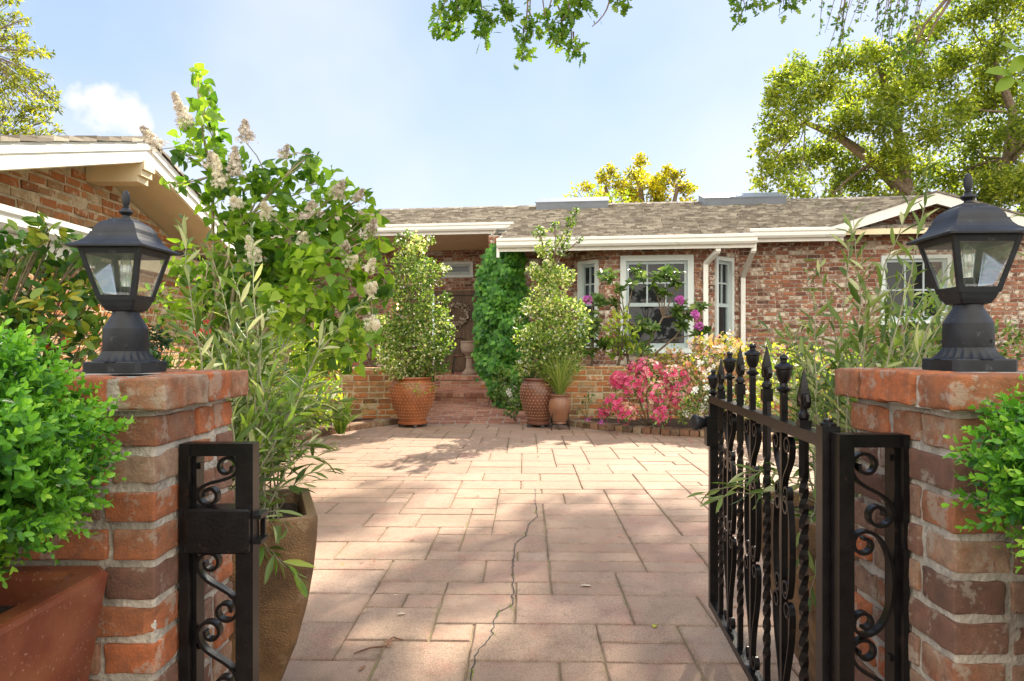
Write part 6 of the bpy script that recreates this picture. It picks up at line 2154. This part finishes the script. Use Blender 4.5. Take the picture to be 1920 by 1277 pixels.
tree('oak_tree', 'large spreading oak with yellow-green leaves behind the right end of the house', (14.0, 21.0, -.1),
     [[((14.0, 21.0, -.1), .42), (at(1760, 430, OY), .32), (at(1700, 365, OY), .22), (at(1640, 305, OY), .17), (at(1570, 255, OY), .12), (at(1510, 230, OY), .07)],
      [((14.0, 21.0, 2.0), .36), (at(1845, 380, OY), .22), (at(1890, 300, OY), .17), (at(1900, 210, OY), .13), (at(1860, 110, OY), .08)],
      [(at(1700, 365, OY), .2), (at(1690, 280, OY), .16), (at(1670, 190, OY), .11), (at(1650, 130, OY), .07)],
      [(at(1890, 300, OY), .2), (at(1960, 220, OY), .16), (at(2010, 120, OY), .11)]],
     [(x, y, r * 1.0, OY) for x, y, r in ob], .135, 'leaf4', G['oak'], 14, .08, Yr=1.8, shell=.15)
# golden tree beyond the ridge
GY = 27.0
gbm = [(1100, 350, 14), (1130, 335, 20), (1150, 320, 16), (1160, 350, 24), (1190, 330, 26), (1200, 305, 18), (1215, 345, 30), (1240, 340, 24), (1250, 320, 14), (1265, 330, 20), (1280, 355, 22), (1300, 352, 12), (1180, 370, 30), (1240, 370, 30), (1130, 372, 24), (1290, 380, 20), (1210, 400, 40), (1150, 410, 40), (1270, 410, 36)]
tree('golden_tree', 'golden yellow leafed tree rising beyond the middle of the roof ridge', ((1200 - 960) / F * GY, GY, -.1),
     [[(((1200 - 960) / F * GY, GY, -.1), .30), (at(1200, 470, GY), .22), (at(1205, 400, GY), .16), (at(1200, 340, GY), .07)], [(at(1200, 470, GY), .2), (at(1260, 400, GY), .12), (at(1270, 350, GY), .06)], [(at(1200, 470, GY), .2), (at(1150, 400, GY), .12), (at(1135, 350, GY), .06)]],
     [(x, y, r, GY) for x, y, r in gbm], .15, 'leaf4', G['gold'], 18, .05, Yr=.8, shell=.25)
LY = 22.0
tree('young_tree', 'small lime green sapling poking up left of the golden tree', ((1110 - 960) / F * LY, LY, -.1), [[(((1110 - 960) / F * LY, LY, -.1), .10), (at(1105, 450, LY), .08), (at(1100, 385, LY), .05)], [(at(1105, 450, LY), .07), (at(1145, 390, LY), .04)]],
     [(1078, 350, 7, LY), (1074, 365, 9, LY), (1088, 370, 8, LY), (1115, 358, 14, LY), (1105, 372, 12, LY), (1150, 368, 14, LY), (1172, 366, 11, LY), (1130, 376, 14, LY), (1060, 372, 4, LY)], .12, 'leaf4', G['lime'], 14, .03, Yr=.3, rtip=.006, sub=0)
# conifer beyond the outbuilding
CY = 16.0
cb = []
for (y0, xr) in [(62, 70), (90, 95), (118, 70), (140, 105), (165, 120), (190, 118), (212, 95), (236, 112), (262, 110), (30, 60), (0, 50), (-30, 40)]:
    x = -150
    while x < xr:
        cb.append((x, y0 + (x + 40) * .08 + RNG.uniform(-6, 6), 17 * (1 if x < xr - 26 else .7), CY)); x += 20
tree('conifer_tree', 'tall feathery conifer with drooping yellow-green boughs beyond the left outbuilding', (-12.6, CY, -.1), [[((-12.6, CY, -.1), .34), ((-12.6, CY, 5), .26), ((-12.6, CY, 8), .16), ((-12.6, CY, 10.5), .05)]],
     cb, .13, (T['leaf4'][0] * np.array([1, .6, 1]), T['leaf4'][1]), G['conifer'], 30, .02, Yr=.9, shell=.2, up=-.3, rtip=.008, fk=.10, sub=4)

# oak overhead: trunk outside the picture at the right, limbs reaching above the court
ov = empty('overhead_oak', (8.6, 6.5, -.1), label='oak whose leafy twigs hang into the top of the picture', cat='tree')
org = Vector((8.6, 6.5, -.1))
mb = MB()
lim1 = [((8.6, 6.5, -.1), .40), ((8.5, 6.8, 2.8), .34), ((8.0, 7.6, 5.5), .28), ((6.8, 9.0, 8.0), .22), ((5.2, 10.6, 9.2), .15), ((3.2, 12.2, 10.2), .08)]
lim2 = [((8.0, 7.6, 5.5), .2), ((6.0, 7.0, 6.6), .16), ((3.6, 6.2, 6.3), .12), ((1.4, 5.4, 5.4), .08), ((-.4, 4.9, 4.7), .045)]
lim3 = [((8.5, 6.8, 2.8), .16), ((8.0, 7.6, 5.2), .14), ((6.4, 8.4, 6.9), .10), ((5.3, 8.3, 5.9), .05)]
for lm in (lim1, lim2, lim3):
    mb.tube([Vector(p) - org for p, r in lm], [r for p, r in lm], 9)
crown = []
rgo = random.Random(21)
for k in range(74):       # clumps that shade the front of the court
    gx, gy = rgo.uniform(-3.4, 2.2), rgo.uniform(-1.6, 4.5)
    h = max(8.0, 5.1 + 1.36 * gy) + rgo.uniform(0, 1.8)
    t = h / math.tan(R(SUN_EL))
    c = Vector((gx + t * math.sin(R(SUN_AZ)), gy + t * math.cos(R(SUN_AZ)), h))
    if (c.z - .75 - HC) / c.y > (HZ + 26) / F:
        crown.append((c, rgo.uniform(.50, .85)))
for k in range(16):
    c = Vector((rgo.uniform(5, 9), rgo.uniform(6, 11), rgo.uniform(8.5, 11)))
    crown.append((c, rgo.uniform(.6, .9)))
branches(mb, org, [(p, r * .5) for lm in (lim1, lim2) for p, r in lm[2:]], crown, .08, 3, .012, org)
mb.build('trunk', M['bark'], ov)
L = Leaves()
blob_leaves(L, split_blobs(crown, 5), org, .16, 9, shell=.2)
L.build('crown', 'leaf4', G['oak'], ov)
# hanging twigs that show at the top of the picture
tw = MB()
L = Leaves()


def spray(a, b, nl, size, cl, seed, thin=.006):
    rg = np.random.default_rng(seed)
    a, b = arr(a), arr(b)
    pts = bez(a, (a + b) / 2 + rg.normal(0, .05, 3), b, 8)
    tw.tube([Vector(q) - org for q in pts], [thin - .0006 * i for i in range(8)], 5)
    for k in range(nl):
        t = rg.uniform(*cl)
        i = min(6, int(t * 7)); p = pts[i] + (pts[i + 1] - pts[i]) * (t * 7 - i) + rg.normal(0, .022, 3)
        D = unit(rg.normal(size=3) * .8 + np.array([0, 0, -.35]))
        L.add(p - arr(org), D, unit(rg.normal(size=3) * .6 + np.array([0, -.6, .5])), size * rg.uniform(.6, 1.2), rg.random())


HY = 4.0
for i, (x, y, ax_, ay, nl) in enumerate([(815, 62, 880, -60, 20), (860, 62, 870, -60, 30), (905, 68, 890, -40, 26), (945, 30, 910, -50, 26), (880, 20, 880, -80, 34), (850, 45, 860, -70, 20), (960, 42, 930, -40, 14), (830, 70, 850, 30, 12), (900, 74, 895, 20, 14), (985, 78, 990, -60, 20), (1000, 70, 990, 20, 12), (980, 112, 985, 40, 16),
                                        (1030, 60, 1050, -40, 18), (1045, 80, 1040, 0, 16), (1070, 40, 1060, -50, 26), (1085, 20, 1070, -60, 22), (1105, 0, 1100, -60, 22), (1075, 95, 1070, 30, 14), (1090, 100, 1075, 60, 10), (1060, 60, 1062, 0, 16), (1160, 8, 1160, -60, 12), (1180, 10, 1160, -60, 8),
                                        (1390, 42, 1400, -50, 12), (1398, 20, 1400, -50, 12), (1425, 18, 1430, -60, 10), (1485, 25, 1490, -60, 14), (1500, 5, 1500, -60, 14), (1470, 10, 1480, -60, 10)]):
    spray(at(ax_, ay, HY + .1), at(x, y, HY), int(nl * 1.7), .066, (.55, 1.0), 100 + i)
for i, (x0, y0, x1, y1) in enumerate([(990, -60, 984, 60), (1055, -50, 1048, 40), (1140, -40, 1110, 50), (1020, -40, 1022, 30)]):
    spray(at(x0, y0, HY), at(x1, y1, HY), 3, .03, (.5, 1), 200 + i, .007)
# fine drooping twigs at the upper right
for i in range(26):
    x = random.choice([random.uniform(1545, 1600), random.uniform(1650, 1725), random.uniform(1550, 1730)])
    y = random.uniform(40, 200) if x < 1600 or x > 1640 else random.uniform(20, 80)
    spray(at(x + random.uniform(0, 40), -70, 6.0), at(x - 8, y * .62, 6.0), 13, .05, (.5, 1), 300 + i, .006)
b3 = [at(2050, -250, 6.0), at(1880, -110, 6.0), at(1790, -20, 6.0), at(1735, 45, 6.0), at(1712, 90, 6.0)]
b4 = [at(1800, -30, 6.0), at(1750, 50, 6.0), at(1725, 105, 6.0)]
tw.tube([p - org for p in b3], [.03, .026, .02, .012, .006], 6); tw.tube([p - org for p in b4], [.016, .010, .005], 6)
for i in range(14):
    spray(at(random.uniform(1715, 1745), random.uniform(40, 80), 6), at(random.uniform(1665, 1745), random.uniform(88, 130), 6), 9, .05, (.4, 1), 400 + i, .005)
tw.tube([at(930, -70, HY) - org, Vector((-.4, 4.9, 4.7)) - org], [.010, .018], 6)
tw.tube([at(1060, -60, HY) - org, Vector((1.0, 5.2, 5.2)) - org], [.010, .018], 6)
tw.tube([at(1160, -60, HY) - org, Vector((1.4, 5.4, 5.4)) - org], [.010, .018], 6)
tw.tube([at(1490, -60, HY) - org, Vector((3.6, 6.2, 6.3)) - org], [.010, .02], 6)
tw.tube([at(1400, -50, HY) - org, Vector((2.6, 5.9, 5.9)) - org], [.010, .02], 6)
tw.tube([at(2050, -250, 6.0) - org, Vector((6.4, 8.4, 6.9)) - org], [.03, .06], 6)
for x in (1560, 1600, 1660, 1700, 1740):
    tw.tube([at(x + 20, -70, 6.0) - org, at(1950, -300, 6.5) - org], [.006, .02], 5)
tw.build('twigs', M['bark'], ov)
L.build('hanging_leaves', 'oak', G['oak_near'], ov)
# scraps of leaf litter on the court
lt = Leaves()
rgl = np.random.default_rng(77)
for k in range(120):
    P_ = np.array([[rgl.uniform(-2.2, 2.4), rgl.uniform(1.6, 9.0), .006]])
    lt.add(P_, (*rgl.normal(size=2), rgl.uniform(0, .3)), (0, .1, 1), rgl.uniform(.008, .028), rgl.random())
lt.build('leaf_litter', 'oval', G['dry_brown'], label='scattered small brown leaf scraps on the paving', cat='leaf litter', kind='stuff')
# sprig of broad leaves at the right edge
spg = empty('leafy_sprig', at(1990, 150, 2.0), label='sprig of broad green leaves reaching in at the upper right edge', cat='sprig')
so_ = spg.location.copy()
mb = MB(); mb.tube([Vector((0, 0, 0)), at(1940, 130, 2.0) - so_, at(1905, 138, 2.0) - so_], [.004, .003, .002], 6)
mb.tube([at(1940, 130, 2.0) - so_, at(1925, 100, 2.0) - so_], [.003, .002], 6)
mb.tube([Vector((0, 0, 0)), at(2080, 260, 2.1) - so_, at(2150, 700, 2.3) - so_, Vector((at(2150, 700, 2.3).x, 2.3, 0)) - so_], [.004, .007, .012, .02], 6)
mb.build('stem', M['green_stem'], spg)
L = Leaves()
for (x, y, dx, dz, s) in [(1898, 140, -1, .12, .085), (1900, 145, -.75, -.55, .075), (1915, 100, -.8, .35, .07), (1925, 105, -.6, -.5, .08), (1930, 5, -.9, .25, .08), (1935, 130, -.4, .8, .08), (1905, 148, .3, -.6, .05)]:
    L.add(arr(at(x, y, 2.0) - so_), (dx, -.2, dz), (.2, -.8, .5), s, random.uniform(.6, 1))
L.build('foliage', 'oval', G['lime'] if False else G['oak_near'], spg)
